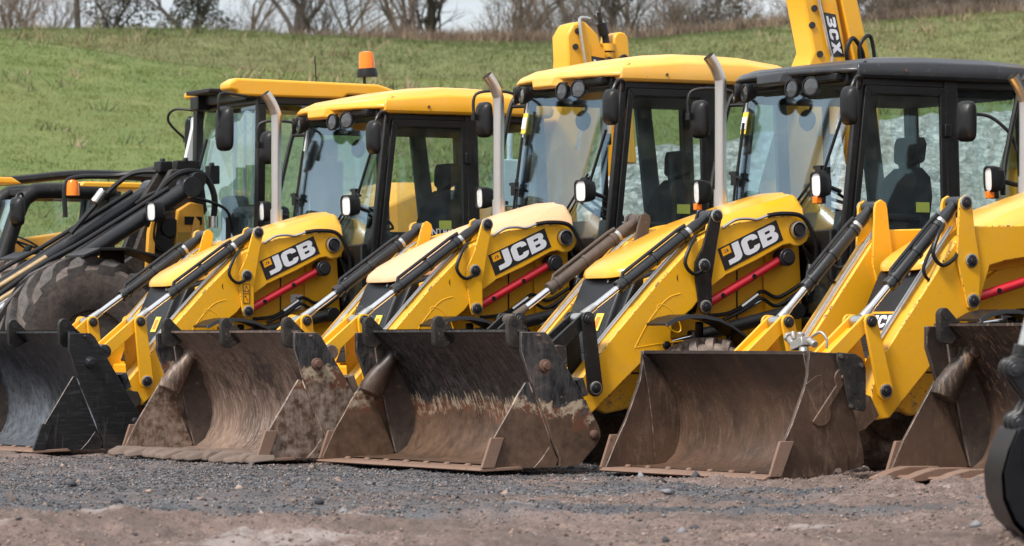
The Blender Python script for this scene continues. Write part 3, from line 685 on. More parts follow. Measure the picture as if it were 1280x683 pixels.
        st = MB(); st.cyl((.068, s * .52, 1.405), (0, 1, 0), .062, .10, 20); st.cyl((.068, s * .57, 1.405), (0, 1, 0), .045, .03, 18); obj('strut_pivot', st, M['pin'], so, .004)
        for q in (.2, .62):
            st = MB(); st.tube([(r0[0] + (r1[0] - r0[0]) * q, s * .54, r0[1] + (r1[1] - r0[1]) * q), (r0[0] + (r1[0] - r0[0]) * q, s * .556, r0[1] + (r1[1] - r0[1]) * q)], .017, 10)
            obj('strut_clip', st, M['plastic'], so)
    # cross tube
    mb = MB(); cx, cz = A['cross']; mb.cyl((cx, 0, cz), (0, 1, 0), .075, .80, 18); obj('cross_tube', mb, ym, root)
    # logo on the near arm
    if o.get('logo', True):
        logo_decal(root, o['decal'], .5705)
    # hoses on the arm top and by the pivot
    if A.get('tophose', True):
        mb = MB(); mb.tube(catmull([(.60, .578, 1.60), (.50, .58, 1.655), (.40, .582, 1.665), (.33, .582, 1.66), (.24, .582, 1.69)], 6), .010, 8); obj('arm_pipe', mb, M['steel'], root)
        hose(root, [(.24, .582, 1.69), (.12, .585, 1.705), (-.02, .60, 1.69), (-.10, .60, 1.60), (-.16, .58, 1.45), (-.17, .52, 1.30)], .016)
    for k in range(3):
        hose(root, [(-.13, .44 + .03 * k, 1.50 - .03 * k), (-.17 - .02 * k, .47 + .02 * k, 1.35), (-.14, .48, 1.22 - .04 * k), (-.22, .46, 1.08), (-.16 - .03 * k, .50, .92)], .013)
        mb = MB(); mb.tube([(-.17 - .02 * k, .47 + .02 * k, 1.36), (-.145, .478, 1.23 - .04 * k)], .016, 8); obj('hose_fitting', mb, M['steel'], root)
    hose(root, [(-.10, .47, 1.22), (.06, .43, 1.13), (.20, .44, 1.17), (.30, .45, 1.10), (.45, .42, 1.02), (.62, .42, 1.0)], .014)
    hose(root, [(-.10, .48, 1.18), (.08, .45, 1.07), (.22, .46, 1.12), (.34, .46, 1.05), (.52, .46, .97)], .014)
    for k in range(2):
        mb = MB(); mb.tube([(.24 - .02 * k, .45, 1.145 - .04 * k), (.37, .45, 1.06 - .03 * k)], .018, 8); obj('hose_fitting', mb, M['steel'], root)
    # front wheels, mudguards
    for s in (-1, 1):
        wheel(root, (.83, s * .75, .395), .455, .32, .25, 20, s, M['tyre'], M['yellow_far'])
        wheel(root, (-1.34, s * .93, .74), .77, .40, .38, 18, s, M['tyre_dark'], M['yellow_far'])
        F = [(1.23, .945), (1.15, .985), (1.05, 1.005), (.94, 1.005), (.82, .985), (.72, .945), (.62, .885), (.52, .80), (.44, .68)]
        rings = [[(x, s * .62, z), (x, s * .88, z), (x, s * .90, z - .03), (x, s * .88, z - .018), (x, s * .62, z - .018)] for x, z in F]
        mb = MB(); mb.loft(rings); mb.tube([(.86, s * .70, .95), (.84, s * .66, .8), (.83, s * .5, .55)], .03, 8); mb.tube([(.62, s * .72, .86), (.80, s * .66, .6)], .02, 8)
        obj('mudguard', mb, M['plastic'], root, .004)
        mb = MB(); F2 = [(-.52, .95), (-.50, 1.25), (-.62, 1.45), (-.80, 1.56), (-1.34, 1.62), (-1.85, 1.56), (-2.0, 1.45)]
        mb.loft([[(x, s * .74, z), (x, s * 1.14, z), (x, s * 1.14, z - .03), (x, s * .74, z - .03)] for x, z in F2]); obj('rear_mudguard', mb, M['plastic'], root, .006)
        if s < 0:
            mb = MB(); mb.tube([(1.30, -.55, .55), (1.30, -.95, .52)], .05, 8); obj('step', mb, M['black_dirty'], root)
    mb = MB(); mb.box((1.0, .62, .44), (.40, .18, .10), Matrix.Rotation(.12, 3, 'Y')); obj('step', mb, M['black_dirty'], root, .008)
    # cab
    ZT = 2.66 + ct; ZS = 1.62
    mb = MB()
    def pil(a, b, w, d):
        a, b = Vector(a), Vector(b); mb.loft([[p + Vector((i * d / 2, j * w / 2, 0)) for i, j in ((-1, -1), (1, -1), (1, 1), (-1, 1))] for p in (a, b)])
    for s in (-1, 1):
        pil((-.235, s * .735, 1.02), (-.42, s * .725, ZT), .05, .065)
        if s > 0: pil((-1.20, s * .755, .95), (-1.16, s * .735, ZT), .055, .115)
        pil((-1.86, s * .72, 1.45), (-1.80, s * .70, ZT), .08, .09)
        mb.box((-1.10, s * .715, ZT - .02), (1.42, .07, .09)); mb.box((-.72, s * .74, 1.02), (1.0, .05, .09)); mb.box((-1.52, s * .74, 1.50), (.66, .05, .10))
        mb.prism([(-1.18, 1.0), (-1.18, 1.5), (-1.5, 1.5), (-1.4, 1.3)], s * .70, s * .75)
        mb.box((-1.0, s * .72, .82), (1.6, .08, .36)) if False else None
    mb.box((-.43, 0, ZT - .02), (.07, 1.40, .09)); mb.box((-1.80, 0, ZT - .02), (.08, 1.36, .09)); mb.box((-1.85, 0, 1.48), (.08, 1.40, .10)); mb.box((-.225, 0, 1.30), (.06, 1.40, .60))
    mb.box((-1.0, 0, .93), (1.7, 1.40, .12))
    cab = obj('cab_frame', mb, M['black'], root, .012)
    # windscreen and panes
    def pane(name, pts, mat, th, n=None):
        pts = [Vector(p) for p in pts]; nn = (pts[1] - pts[0]).cross(pts[2] - pts[0]).normalized() * th
        m = MB(); k = len(pts); m.add(pts + [p + nn for p in pts], [tuple(range(k)), tuple(range(2 * k - 1, k - 1, -1))] + [(i, (i + 1) % k, (i + 1) % k + k, i + k) for i in range(k)])
        return obj(name, m, mat, cab)
    pane('windscreen', [(-.20, -.69, 1.45), (-.20, .69, 1.45), (-.395, .68, ZT - .05), (-.395, -.68, ZT - .05)], M['glass_front'], .006)
    pane('lower_windscreen', [(-.185, .40, 1.02), (-.185, .69, 1.02), (-.198, .69, 1.44), (-.198, .40, 1.44)], M['glass_side'], .006)
    pane('rear_window', [(-1.86, -.66, 1.54), (-1.86, .66, 1.54), (-1.82, .65, ZT - .07), (-1.82, -.65, ZT - .07)], M['glass_side'], .006)
    for s in (-1, 1):
        pane('quarter_window', [(-1.26, s * .752, 1.56), (-1.80, s * .735, 1.56), (-1.76, s * .722, ZT - .07), (-1.22, s * .742, ZT - .07)], M['glass_side'], .005)
        dm = MB(); y = s * .755; fr = [(-.275, 1.08), (-.445, ZT - .06), (-1.115, ZT - .06), (-1.15, 1.08)]; fi = [(-.325, 1.14), (-.487, ZT - .115), (-1.065, ZT - .115), (-1.10, 1.14)]
        for k in range(4):
            k2 = (k + 1) % 4; dm.prism([fr[k], fr[k2], fi[k2], fi[k]], y - .014, y + .014)
        door = obj('door', dm, M['black'], root, .004)
        g = MB(); g.prism([(-.31, 1.12), (-.475, ZT - .10), (-1.075, ZT - .10), (-1.11, 1.12)], y - .004, y + .002); obj('door_glass', g, M['glass_side'], door)
        g = MB(); g.box((-1.03, y + .02, 1.45), (.14, .03, .04)); g.box((-1.10, y + .012, 1.45), (.06, .02, .10)); g.box((-1.12, y + .02, ZT - .36), (.05, .03, .09)); obj('door_handle', g, M['plastic'], door, .006)
    g = MB(); g.box((-.92, .765, 1.76 + ct * .5), (.11, .003, .07)); st = obj('door_sticker', g, M['sticker_green'], root)
    g = MB(); g.prism([(-.205, 1.42), (-.225, 1.42), (-.405, ZT - .06), (-.385, ZT - .06)], -.715, -.69); obj('windscreen_seal', g, M['cab_white'], cab)
    if o.get('sticker'):
        g = MB(); x0 = -.335; g.box((x0 + .0, -.66, 2.40 + ct), (.004, .07, .16), Matrix.Rotation(math.radians(-10), 3, 'Y')); sk = obj('windscreen_sticker', g, M['sticker_yel'], cab)
        g = MB(); g.box((x0 + .004, -.66, 2.40 + ct), (.004, .066, .09), Matrix.Rotation(math.radians(-10), 3, 'Y')); obj('sticker_panel', g, M['white'], cab)
    # roof
    rm = M[o['roof']]; mb = MB(); bow = o.get('bow', .10)
    def outline(off):
        p = [(-.36, -.80), (-.36, .80), (-.9, .83), (-1.45, .83), (-1.88, .80), (-1.95, .70), (-1.95, -.70), (-1.88, -.80), (-1.45, -.83), (-.9, -.83)]
        cx = -1.15; return [(cx + (a - cx) * (1 - off / .8), b * (1 - off / .8)) for a, b in p]
    def zb(x): return bow * (1 - ((x + 1.15) / .85) ** 2)
    lv = [(.02, -.012, 0), (.0, .012, 0), (-.005, .05, .2), (.012, .085, .6), (.10, .115, .9), (.42, .135, 1.0)]
    mb.loft([[(x, y, ZT + dzz + f * max(zb(x), -.02)) for x, y in outline(off)] for off, dzz, f in lv])
    # visor: brow over the lamps and a nose in the middle
    zf = lambda x, f: ZT + f * max(zb(x), -.02)
    fe_ = [(-.37, .80), (-.31, .73), (-.235, .56), (-.185, .34), (-.16, .18)]; fe_ = fe_ + [(a, -b) for a, b in fe_[::-1]]
    mb.loft([[(-.42, y * .97, ZT + .035) for x, y in fe_], [(x, y, ZT + .022) for x, y in fe_], [(x + .012, y * 1.004, ZT + .045) for x, y in fe_], [(x - .02, y * .985, ZT + .085 + .25 * max(zb(x), -.02)) for x, y in fe_], [(-.46, y * .97, ZT + .105 + .75 * zb(-.46)) for x, y in fe_]])
    mb.loft([[(-.40, -.30, ZT - .01), (-.40, .30, ZT - .01), (-.42, .28, ZT + .09), (-.42, -.28, ZT + .09)],
             [(-.17, -.22, ZT - .03), (-.17, .22, ZT - .03), (-.18, .25, ZT + .07), (-.18, -.25, ZT + .07)],
             [(-.125, -.14, ZT - .02), (-.125, .14, ZT - .02), (-.14, .18, ZT + .05), (-.14, -.18, ZT + .05)]])
    roof = obj('cab_roof', mb, rm, root, .012, 3, ang=30)
    hb = MB(); hb.box((-.385, .0, ZT - .01), (.12, 1.42, .07)); hb.box((-.31, .46, ZT + .0), (.10, .42, .05)); hb.box((-.31, -.46, ZT + .0), (.10, .42, .05)); obj('lamp_housing', hb, M['plastic'], roof, .008)
    g = MB(); g.lathe([(.012, 0), (.012, .006), (0, .007)], (-.74, .825, ZT + .045), (0, 1, 0), 10); obj('roof_plug', g, M['rust_pin'], roof)
    fz = ZT - .062
    for s in (-1, 1):
        work_light(roof, (-.13, s * .31, fz - .008), (1, s * .18, .02), r=.062); work_light(roof, (-.165, s * .50, fz), (1, s * .45, .02), r=.062)
    # front lamps
    rect = o.get('rect', False)
    for s in (-1, 1): headlight(root, (-.02, s * .80, 1.90 + ct * .3), (1, s * .10, -.04), rect, (-.24, s * .755, 1.86 + ct * .3))
    # mirrors
    mz = 2.44 + ct
    mirror(root, (-.17, .98, mz), .072, .135, math.radians(14), [(-.40, .76, ZT - .08), (-.36, .84, ZT - .02), (-.22, .98, ZT - .03), (-.145, .98, mz + .02)])
    if o.get('farflat'): mirror(root, (.03, -1.0, 2.30), .075, .14, math.radians(28), [(-.30, -.87, 2.10), (-.26, -.90, 2.22), (-.14, -.95, 2.33), (-.02, -1.0, 2.35), (.06, -1.0, 2.33)])
    else: mirror(root, (-.16, -1.0, mz), .085, .14, math.radians(12), [(-.41, -.88, ZT - .04), (-.30, -.93, ZT + .0), (-.10, -1.02, ZT - .02), (-.08, -1.02, mz + .02)])
    mb = MB(); mb.tube(catmull([(-.42, -.80, ZT - .02), (-.36, -.86, ZT - .05), (-.30, -.87, ZT - .22), (-.20, -.87, 2.02), (-.16, -.84, 1.80)], 6), .019, 8); mb.tube([(-.33, -.87, ZT - .12), (-.40, -.74, ZT - .12)], .014, 8); obj('grab_rail', mb, M['black'], root)
    # wipers
    for y0, y1, y2 in ((.10, .47, .66), (-.62, -.66, -.655)):
        mb = MB(); zx = lambda z: -.195 - (z - 1.45) * .195 / (ZT - 1.5) + .03
        e = (zx(2.02 + ct * .5), y1, 2.02 + ct * .5)
        mb.tube([(zx(1.70), y0, 1.70), e], .010, 6); mb.tube([(zx(1.66), y0 + .05, 1.66), (e[0], e[1] + .03, e[2] - .02)], .008, 6)
        mb.tube([(zx(1.93), y1 + .02, 1.93), (zx(2.40), y2, 2.40)], .012, 6); mb.box((zx(1.98), y1, 2.0), (.03, .07, .10)); mb.tube([(zx(1.90), y1 - .05, 2.04), (zx(2.0), y1 + .09, 1.99)], .012, 6)
        obj('wiper', mb, M['plastic'], cab)
    # interior
    mb = MB(); mb.prism([(-1.02, 1.35), (-.95, 1.46), (-1.0, 1.52), (-1.38, 1.50), (-1.42, 1.40)], -.24, .24)
    mb.loft([[(x - d, y, z), (x + d, y, z), (x + d, -y, z), (x - d, -y, z)] for x, y, z, d in ((-1.36, .25, 1.46, .08), (-1.42, .28, 1.62, .09), (-1.47, .27, 1.82, .075), (-1.50, .22, 1.96, .06), (-1.51, .13, 2.03, .04))])
    mb.loft([[(x - .04, y, z), (x + .04, y, z), (x + .04, -y, z), (x - .04, -y, z)] for x, y, z in ((-1.50, .05, 1.98), (-1.50, .06, 2.05), (-1.52, .15, 2.07), (-1.53, .16, 2.20), (-1.53, .13, 2.25))])
    mb.v = [(a + .20, b, c + .04) for a, b, c in mb.v]; seat = obj('seat', mb, M['seat'], root, .03, 3)
    mb = MB(); mb.box((-1.2, 0, 1.15), (.45, .42, .36)); mb.box((-1.22, .30, 1.66), (.36, .08, .06)); mb.box((-1.22, -.30, 1.66), (.36, .08, .06)); mb.v = [(a + .20, b, c + .04) for a, b, c in mb.v]; obj('seat_base', mb, M['cabin'], seat, .02)
    mb = MB(); mb.prism([(-.27, 1.0), (-.27, 1.62), (-.36, 1.74), (-.50, 1.70), (-.52, 1.55), (-.42, 1.4), (-.40, 1.0)], -.28, .66); mb.prism([(-.55, 1.0), (-.5, 1.55), (-.62, 1.62), (-1.5, 1.5), (-1.5, 1.0)], -.70, -.46); obj('dashboard', mb, M['cabin'], root, .03)
    mb = MB(); mb.tube([(-.42, .0, 1.45), (-.62, .0, 1.82)], .035, 10); mb.lathe([(.19, -.012), (.205, 0), (.19, .012), (.178, 0)], (-.64, 0, 1.84), (-.6, 0, 1), 28, close=True)
    for a in (0, 2.1, 4.2): mb.tube([(-.64, 0, 1.84), (-.64 + .155 * math.cos(a), .185 * math.sin(a), 1.84 + .10 * math.cos(a))], .012, 6)
    obj('steering_wheel', mb, M['plastic'], root)
    mb = MB(); mb.prism([(-.62, ZT - .12), (-.72, ZT - .12), (-1.78, ZT - .12), (-1.78, ZT - .02), (-.62, ZT - .02)], -.66, .66); obj('headlining', mb, M['cabin'], root, .02)
    mb = MB(); mb.prism([(-1.50, 1.1), (-1.66, 1.1), (-1.46, ZT - .1), (-1.32, ZT - .1)], -.69, -.64); obj('rear_stay', mb, M['cab_grey'], root, .01)
    mb = MB(); mb.lathe([(.07, -.02), (.08, 0), (.07, .02)], (-.72, -.42, ZT - .24), (1, .2, 0), 16); mb.tube([(-.74, -.42, ZT - .18), (-.77, -.42, ZT - .08)], .012, 6); obj('cab_fan', mb, M['plastic'], root)
    # cab lower body, steps, battery box
    mb = MB(); mb.prism([(-.22, .70), (-.22, 1.02), (-1.10, 1.02), (-1.0, .70), (-.9, .5), (-.35, .5)], .42, .74); mb.prism([(-.22, .70), (-.22, 1.02), (-1.10, 1.02), (-1.0, .70), (-.9, .5), (-.35, .5)], -.74, -.42); obj('side_tank', mb, M['black'], root, .02)
    # exhaust
    EX, EZ = o.get('ex', (.085, 0.0)); mb = MB(); mb.tube(catmull([(EX, -.30, 1.70), (EX, -.30, 2.2 + EZ), (EX, -.30, 2.62 + EZ), (EX + .01, -.30, 2.70 + EZ), (EX + .05, -.30, 2.78 + EZ), (EX + .10, -.30, 2.845 + EZ)], 5), .042, 16, False)
    mb.tube(catmull([(EX, -.30, 2.2 + EZ), (EX, -.30, 2.62 + EZ), (EX + .01, -.30, 2.70 + EZ), (EX + .05, -.30, 2.78 + EZ), (EX + .10, -.30, 2.845 + EZ)], 5), .038, 16, False); mb.cyl((EX, -.30, 1.80), (0, 0, 1), .050, .20, 16)
    obj('exhaust_pipe', mb, M['exhaust'], root)
    # bucket
    if o['bucket'] == 'plain': bucket_plain(root, BUCK['plain'], M['edge_rust'])
    else: bucket_clam(root, BUCK[o['bucket']], M['edge_rust'], o.get('teeth', 'smooth'), M[o.get('hook', 'black_dirty')], BUCK[o.get('boss', o['bucket'])], M[o.get('bpin', 'rust_pin')], PLATE(o.get('plate')), PLATE(o.get('plate')) if o['bucket'] == 'black' else None)
    # backhoe at the rear
    H = o.get('boom', 3.46); mb = MB()
    mb.box((-2.12, .45, .95), (.22, .5, 1.3)); mb.prism([(-2.1, .35), (-2.1, 1.55), (-2.3, 1.6), (-2.55, 1.2), (-2.5, .4)], .30, .62); kp = obj('kingpost', mb, M['black_dirty'], root, .02)
    fe = [(-1.98, 1.1), (-1.80, 1.6), (-1.82, 2.0), (-1.98, 2.5), (-2.12, 2.95)]; re_ = [(-2.5, 2.95), (-2.36, 2.4), (-2.22, 1.9), (-2.26, 1.5), (-2.4, 1.1)]
    if H < 3.6:
        fe += [(-2.13, 3.15), (-2.12, 3.34), (-2.18, 3.44), (-2.29, 3.47)]; re_ = [(-2.42, 3.36), (-2.5, 3.12)] + re_
    else:
        fe += [(-2.165, 3.05), (-2.06, 3.5), (-1.90, 4.25)]; re_ = [(-2.20, 4.3), (-2.37, 3.5), (-2.47, 3.05)] + re_
    mb = MB(); mb.prism(fe + re_, .36, .62); bm_ = obj('boom', mb, M['yellow_b'], root, .02)
    LN = .30 if H > 3.6 else 0
    mb = MB(); mb.prism([(-2.62, 2.3), (-2.60, 2.8), (-2.58 + LN, H - .16)] + [(a + LN, c) for a, c in circ(-2.65, H - .14, .07, 0, 180, 6)] + [(-2.76, 2.8), (-2.80, 2.3)], .36, .60); obj('dipper', mb, M['yellow_b'], root, .012)
    mb = MB(); mb.tube([(-2.60, .50, 2.2), (-2.54 + LN, .56, H - .24)], .055, 14); mb.cyl((-2.54 + LN, .56, H - .20), (0, 0, 1), .065, .06, 14); ro = obj('boom_ram', mb, M['yellow_b'], root)
    mb = MB(); mb.tube([(-2.54 + LN, .56, H - .24), (-2.50 + LN, .56, H - .0)], .03, 12); mb.tube([(-2.51 + LN, .56, H - .1), (-2.48 + LN, .56, H + .0)], .045, 12); mb.tube([(-2.49 + LN, .54, H - .02), (-2.47 + LN, .54, H + .09)], .02, 10); obj('ram_head', mb, M['black'], ro)
    mb = MB(); mb.tube(catmull([(-2.20, .645, 2.4), (-2.31, .645, 2.95), (-2.27, .645, 3.15), (-2.18 + (.17 if LN else -.05), .645, H - .05), (-2.18 + (.17 if LN else -.07), .62, H + .03), (-2.36, .58, H + .03)], 6), .013, 8); obj('boom_pipe', mb, M['steel'], bm_)
    for q in ((-2.20, 3.25), (-2.22, 3.03), (-2.22, 3.38)):
        mb = MB(); mb.cyl((q[0] + (.05 if LN and q[1] > 3.1 else 0), .622, q[1]), (0, 1, 0), .026, .02, 14); obj('boom_pin', mb, M['pin'], bm_)
    q = [(-2.345, 3.27), (-2.475, 3.25), (-2.50, 2.82), (-2.38, 2.82)] if H < 3.6 else [(-2.235, 3.44), (-2.345, 3.42), (-2.445, 3.02), (-2.335, 3.01)]
    mb = MB(); mb.prism(q, .6205, .6225); bd = obj('boom_decal', mb, M['decal_black'], bm_, flat=True)
    mb = MB(); mb.prism([quad_map(q, a, b) for a, b in ((.0, .80), (1, .80), (1, 1), (0, 1))], .6225, .6237); obj('decal_square', mb, M['decal_yellow'], bm_, flat=True)
    def rot(p): return [[(1 - y, 1 - x)[0:2] for x, y in k] for k in p]
    # text reads from top to bottom: unit (x along text, y up) -> decal (u = y, v = 1 - x)
    def turn(polys, v0, v1): return [[(b, v1 - (v1 - v0) * a) for a, b in p] for p in polys]
    L = MB()
    for polys, v0, v1 in ((LET_3, .54, .74), (LET_C, .31, .51), (LET_X, .05, .28)):
        for k, p in enumerate(turn(polys, v0, v1)):
            L.prism([quad_map(q, .14 + .72 * a, b) for a, b in p], .6225, .6245 + .00001 * k)
    obj('decal_letters', L, M['white'], bm_, flat=True)
    hose(bm_, [(-2.50, .63, 2.9), (-2.44, .66, 3.05), (-2.50, .66, 3.16), (-2.60, .64, 3.05), (-2.62, .62, 2.9)], .018)
    hose(bm_, [(-2.60, .63, 2.9), (-2.56, .66, 3.1), (-2.66, .66, 3.18), (-2.72, .64, 2.95)], .016)
    return root

beam_a = [(1.765, .511), (1.735, .45), (1.642, .322), (1.187, .722)] + circ(1.042, .796, .062, -80, -190, 6) + [(1.005, .85), (.995, .93), (.833, 1.047), (.73, 1.165), (.559, 1.278), (.33, 1.375), (.107, 1.486)] + circ(-.004, 1.593, .112, 300, 95, 10) + [(.23, 1.678), (.463, 1.642), (.636, 1.592), (.79, 1.522), (1.112, 1.22), (1.481, .834), (1.605, .688)]
lever_a = circ(.655, 1.683, .047, 150, -10, 8)[::-1] + [(.764, 1.473), (.824, 1.363), (.828, 1.31), (.821, 1.243), (.80, 1.08)] + circ(.745, 1.055, .05, 10, -170, 6) + [(.70, 1.244), (.645, 1.529)]
lever_a = [(.612, 1.675), (.62, 1.71), (.655, 1.732), (.69, 1.715), (.702, 1.68), (.764, 1.473), (.824, 1.363), (.828, 1.31), (.821, 1.243), (.795, 1.07), (.775, 1.02), (.74, 1.004), (.705, 1.02), (.692, 1.06), (.695, 1.244), (.645, 1.529)]
ARM_A = dict(beam=beam_a, lever=lever_a, pins=[(.657, 1.683), (.758, 1.342), (.745, 1.06)], boss=(1.042, .796), lt=(1.675, .975), ll=(1.622, .51), bk=(2.0, .70), rib=(1.02, .98), cross=(1.35, .66),
             pipe=[(1.56, .74), (1.40, .92), (1.112, 1.22), (.86, 1.46), (.72, 1.56)], strut=((.70, 1.075), (.10, 1.39)), tophose=True)
beam_b = [(1.84, .36), (1.80, .31), (1.696, .322), (1.376, .657), (1.133, .884), (1.02, 1.0), (.99, 1.12), (.93, 1.286), (.80, 1.318), (.5, 1.36), (.12, 1.48)] + circ(-.004, 1.593, .112, 300, 95, 10) + [(.30, 1.60), (.67, 1.548), (1.08, 1.535), (1.20, 1.431), (1.762, .693), (1.83, .50)]
lever_b = [(1.085, 1.675), (1.095, 1.71), (1.134, 1.732), (1.172, 1.71), (1.182, 1.679), (1.194, 1.446), (1.20, 1.319), (1.145, 1.127), (1.128, 1.06), (1.115, 1.018), (1.079, 1.005), (1.045, 1.02), (1.028, 1.118), (1.019, 1.265), (1.07, 1.55)]
ARM_B = dict(beam=beam_b, lever=lever_b, pins=[(1.134, 1.683), (1.093, 1.315), (1.079, 1.06)], boss=(1.05, .90), lt=(1.863, .928), ll=(1.756, .493), bk=(2.14, .68), rib=None, cross=(1.50, .62),
             pipe=[(1.70, .79), (1.45, 1.12), (1.25, 1.38), (1.14, 1.52)], strut=((1.03, 1.075), (.12, 1.33)), tophose=True, lift=True)
DEC = [(.638, 1.455), (.165, 1.662), (.107, 1.524), (.578, 1.306)]

P1, P2, P3 = Vector((-1.7103, 32.794, 0)), Vector((.1153, 30.535, 0)), Vector((1.6987, 28.460, 0))
P4 = Vector((3.1767, 26.388, 0)) - FW * .47
P5 = Vector((5.2724, 24.318, 0)) + FW * .0
V1 = backhoe(P1.x, P1.y, 0, 'yellow backhoe loader with all black scratched bucket and a small 103 sticker on its side',
        dict(paint='yellow', lever='yellow', hood='hood_mid', roof='roof_yellow', arm=ARM_A, decal=DEC, bucket='black', hook='black', boss='black', bpin='pin', plate='black_plate', cab=.0, boom=3.46, dusty_tyre=True))
V2 = backhoe(P2.x, P2.y, 0, 'yellow backhoe loader with faded peach bonnet and scuffed brown bucket caked with dirt',
        dict(paint='yellow', lever='yellow', hood='hood_faded', roof='roof_sky_pale', arm=ARM_A, decal=DEC, bucket='brown', plate='patchedhi', teeth='caked', hook='black_dirty', boss='brown', cab=.11, sticker=True, boom=4.2, dusty_tyre=True))
V3 = backhoe(P3.x, P3.y, 0, 'yellow backhoe loader with dark grey roof, black bellcranks and half black half rusty bucket',
        dict(paint='yellow', lever='black', hood='hood_clean', roof='roof_dark', bow=.04, arm=ARM_A, decal=DEC, bucket='patched', hook='black_dirty', boss='plain', cab=.0, rect=True, sticker=True, far_dirty=True, boom=3.3, dusty_tyre=True))
V4 = backhoe(P4.x, P4.y, .02, 'yellow backhoe loader with a badge on its grille and plain brown bucket without hooks',
        dict(paint='yellow_b', lever='yellow_b', hood='hood_mid', roof='roof_dark', bow=.04, arm=ARM_B, decal=DEC, logo=False, badge=True, bucket='plain', cab=.0, rect=True, farflat=True, ex=(.04, -.28), boom=3.3))
V5 = backhoe(P5.x, P5.y, .03, 'backhoe loader cut off by the right edge, only its rusty toothed bucket showing',
        dict(paint='yellow_b', lever='yellow_b', hood='hood_clean', roof='roof_dark', bow=.04, arm=ARM_A, decal=DEC, bucket='toothed', teeth='teeth', hook='black_dirty', cab=.0, boom=3.3))
# individual marks
mb = MB(); mb.box((.22, .374, 1.135), (.105, .004, .125)); s_ = obj('noise_sticker', mb, M['white'], V1, flat=True)
text_mesh('sticker_number', '103', .058, M['decal_black'], s_, (.222, .3765, 1.115), (-1, 0, 0), (0, 0, 1))
mb = MB(); mb.prism([(.235, 1.165), (.205, 1.165), (.22, 1.18)], .376, .377); obj('sticker_mark', mb, M['decal_black'], V1, flat=True)
mb = MB(); mb.box((.762, .5935, 1.20), (.058, .003, .16)); s_ = obj('warning_sticker', mb, M['decal_yellow'], V1, flat=True)
mb = MB()
for a, b in (((.735, 1.125), (.735, 1.275)), ((.789, 1.125), (.789, 1.275)), ((.735, 1.125), (.789, 1.125)), ((.735, 1.275), (.789, 1.275)), ((.735, 1.2), (.789, 1.2)), ((.742, 1.218), (.762, 1.262)), ((.762, 1.262), (.782, 1.218)), ((.742, 1.218), (.782, 1.218)), ((.748, 1.145), (.776, 1.18)), ((.776, 1.18), (.764, 1.182))):
    mb.tube([(a[0], .5955, a[1]), (b[0], .5955, b[1])], .0028, 5)
obj('warning_outline', mb, M['decal_black'], s_)
mb = MB(); mb.box((-.86, .762, 1.685), (.36, .003, .10)); s_ = obj('control_sticker', mb, M['decal_black'], V1, flat=True)
text_mesh('sticker_text', 'CONTROL', .075, M['white'], s_, (-.86, .7642, 1.700), (-1, 0, 0), (0, 0, 1))
mb = MB(); mb.box((-.90, .7640, 1.655), (.24, .002, .018)); obj('sticker_stripe', mb, M['red'], V1, flat=True)

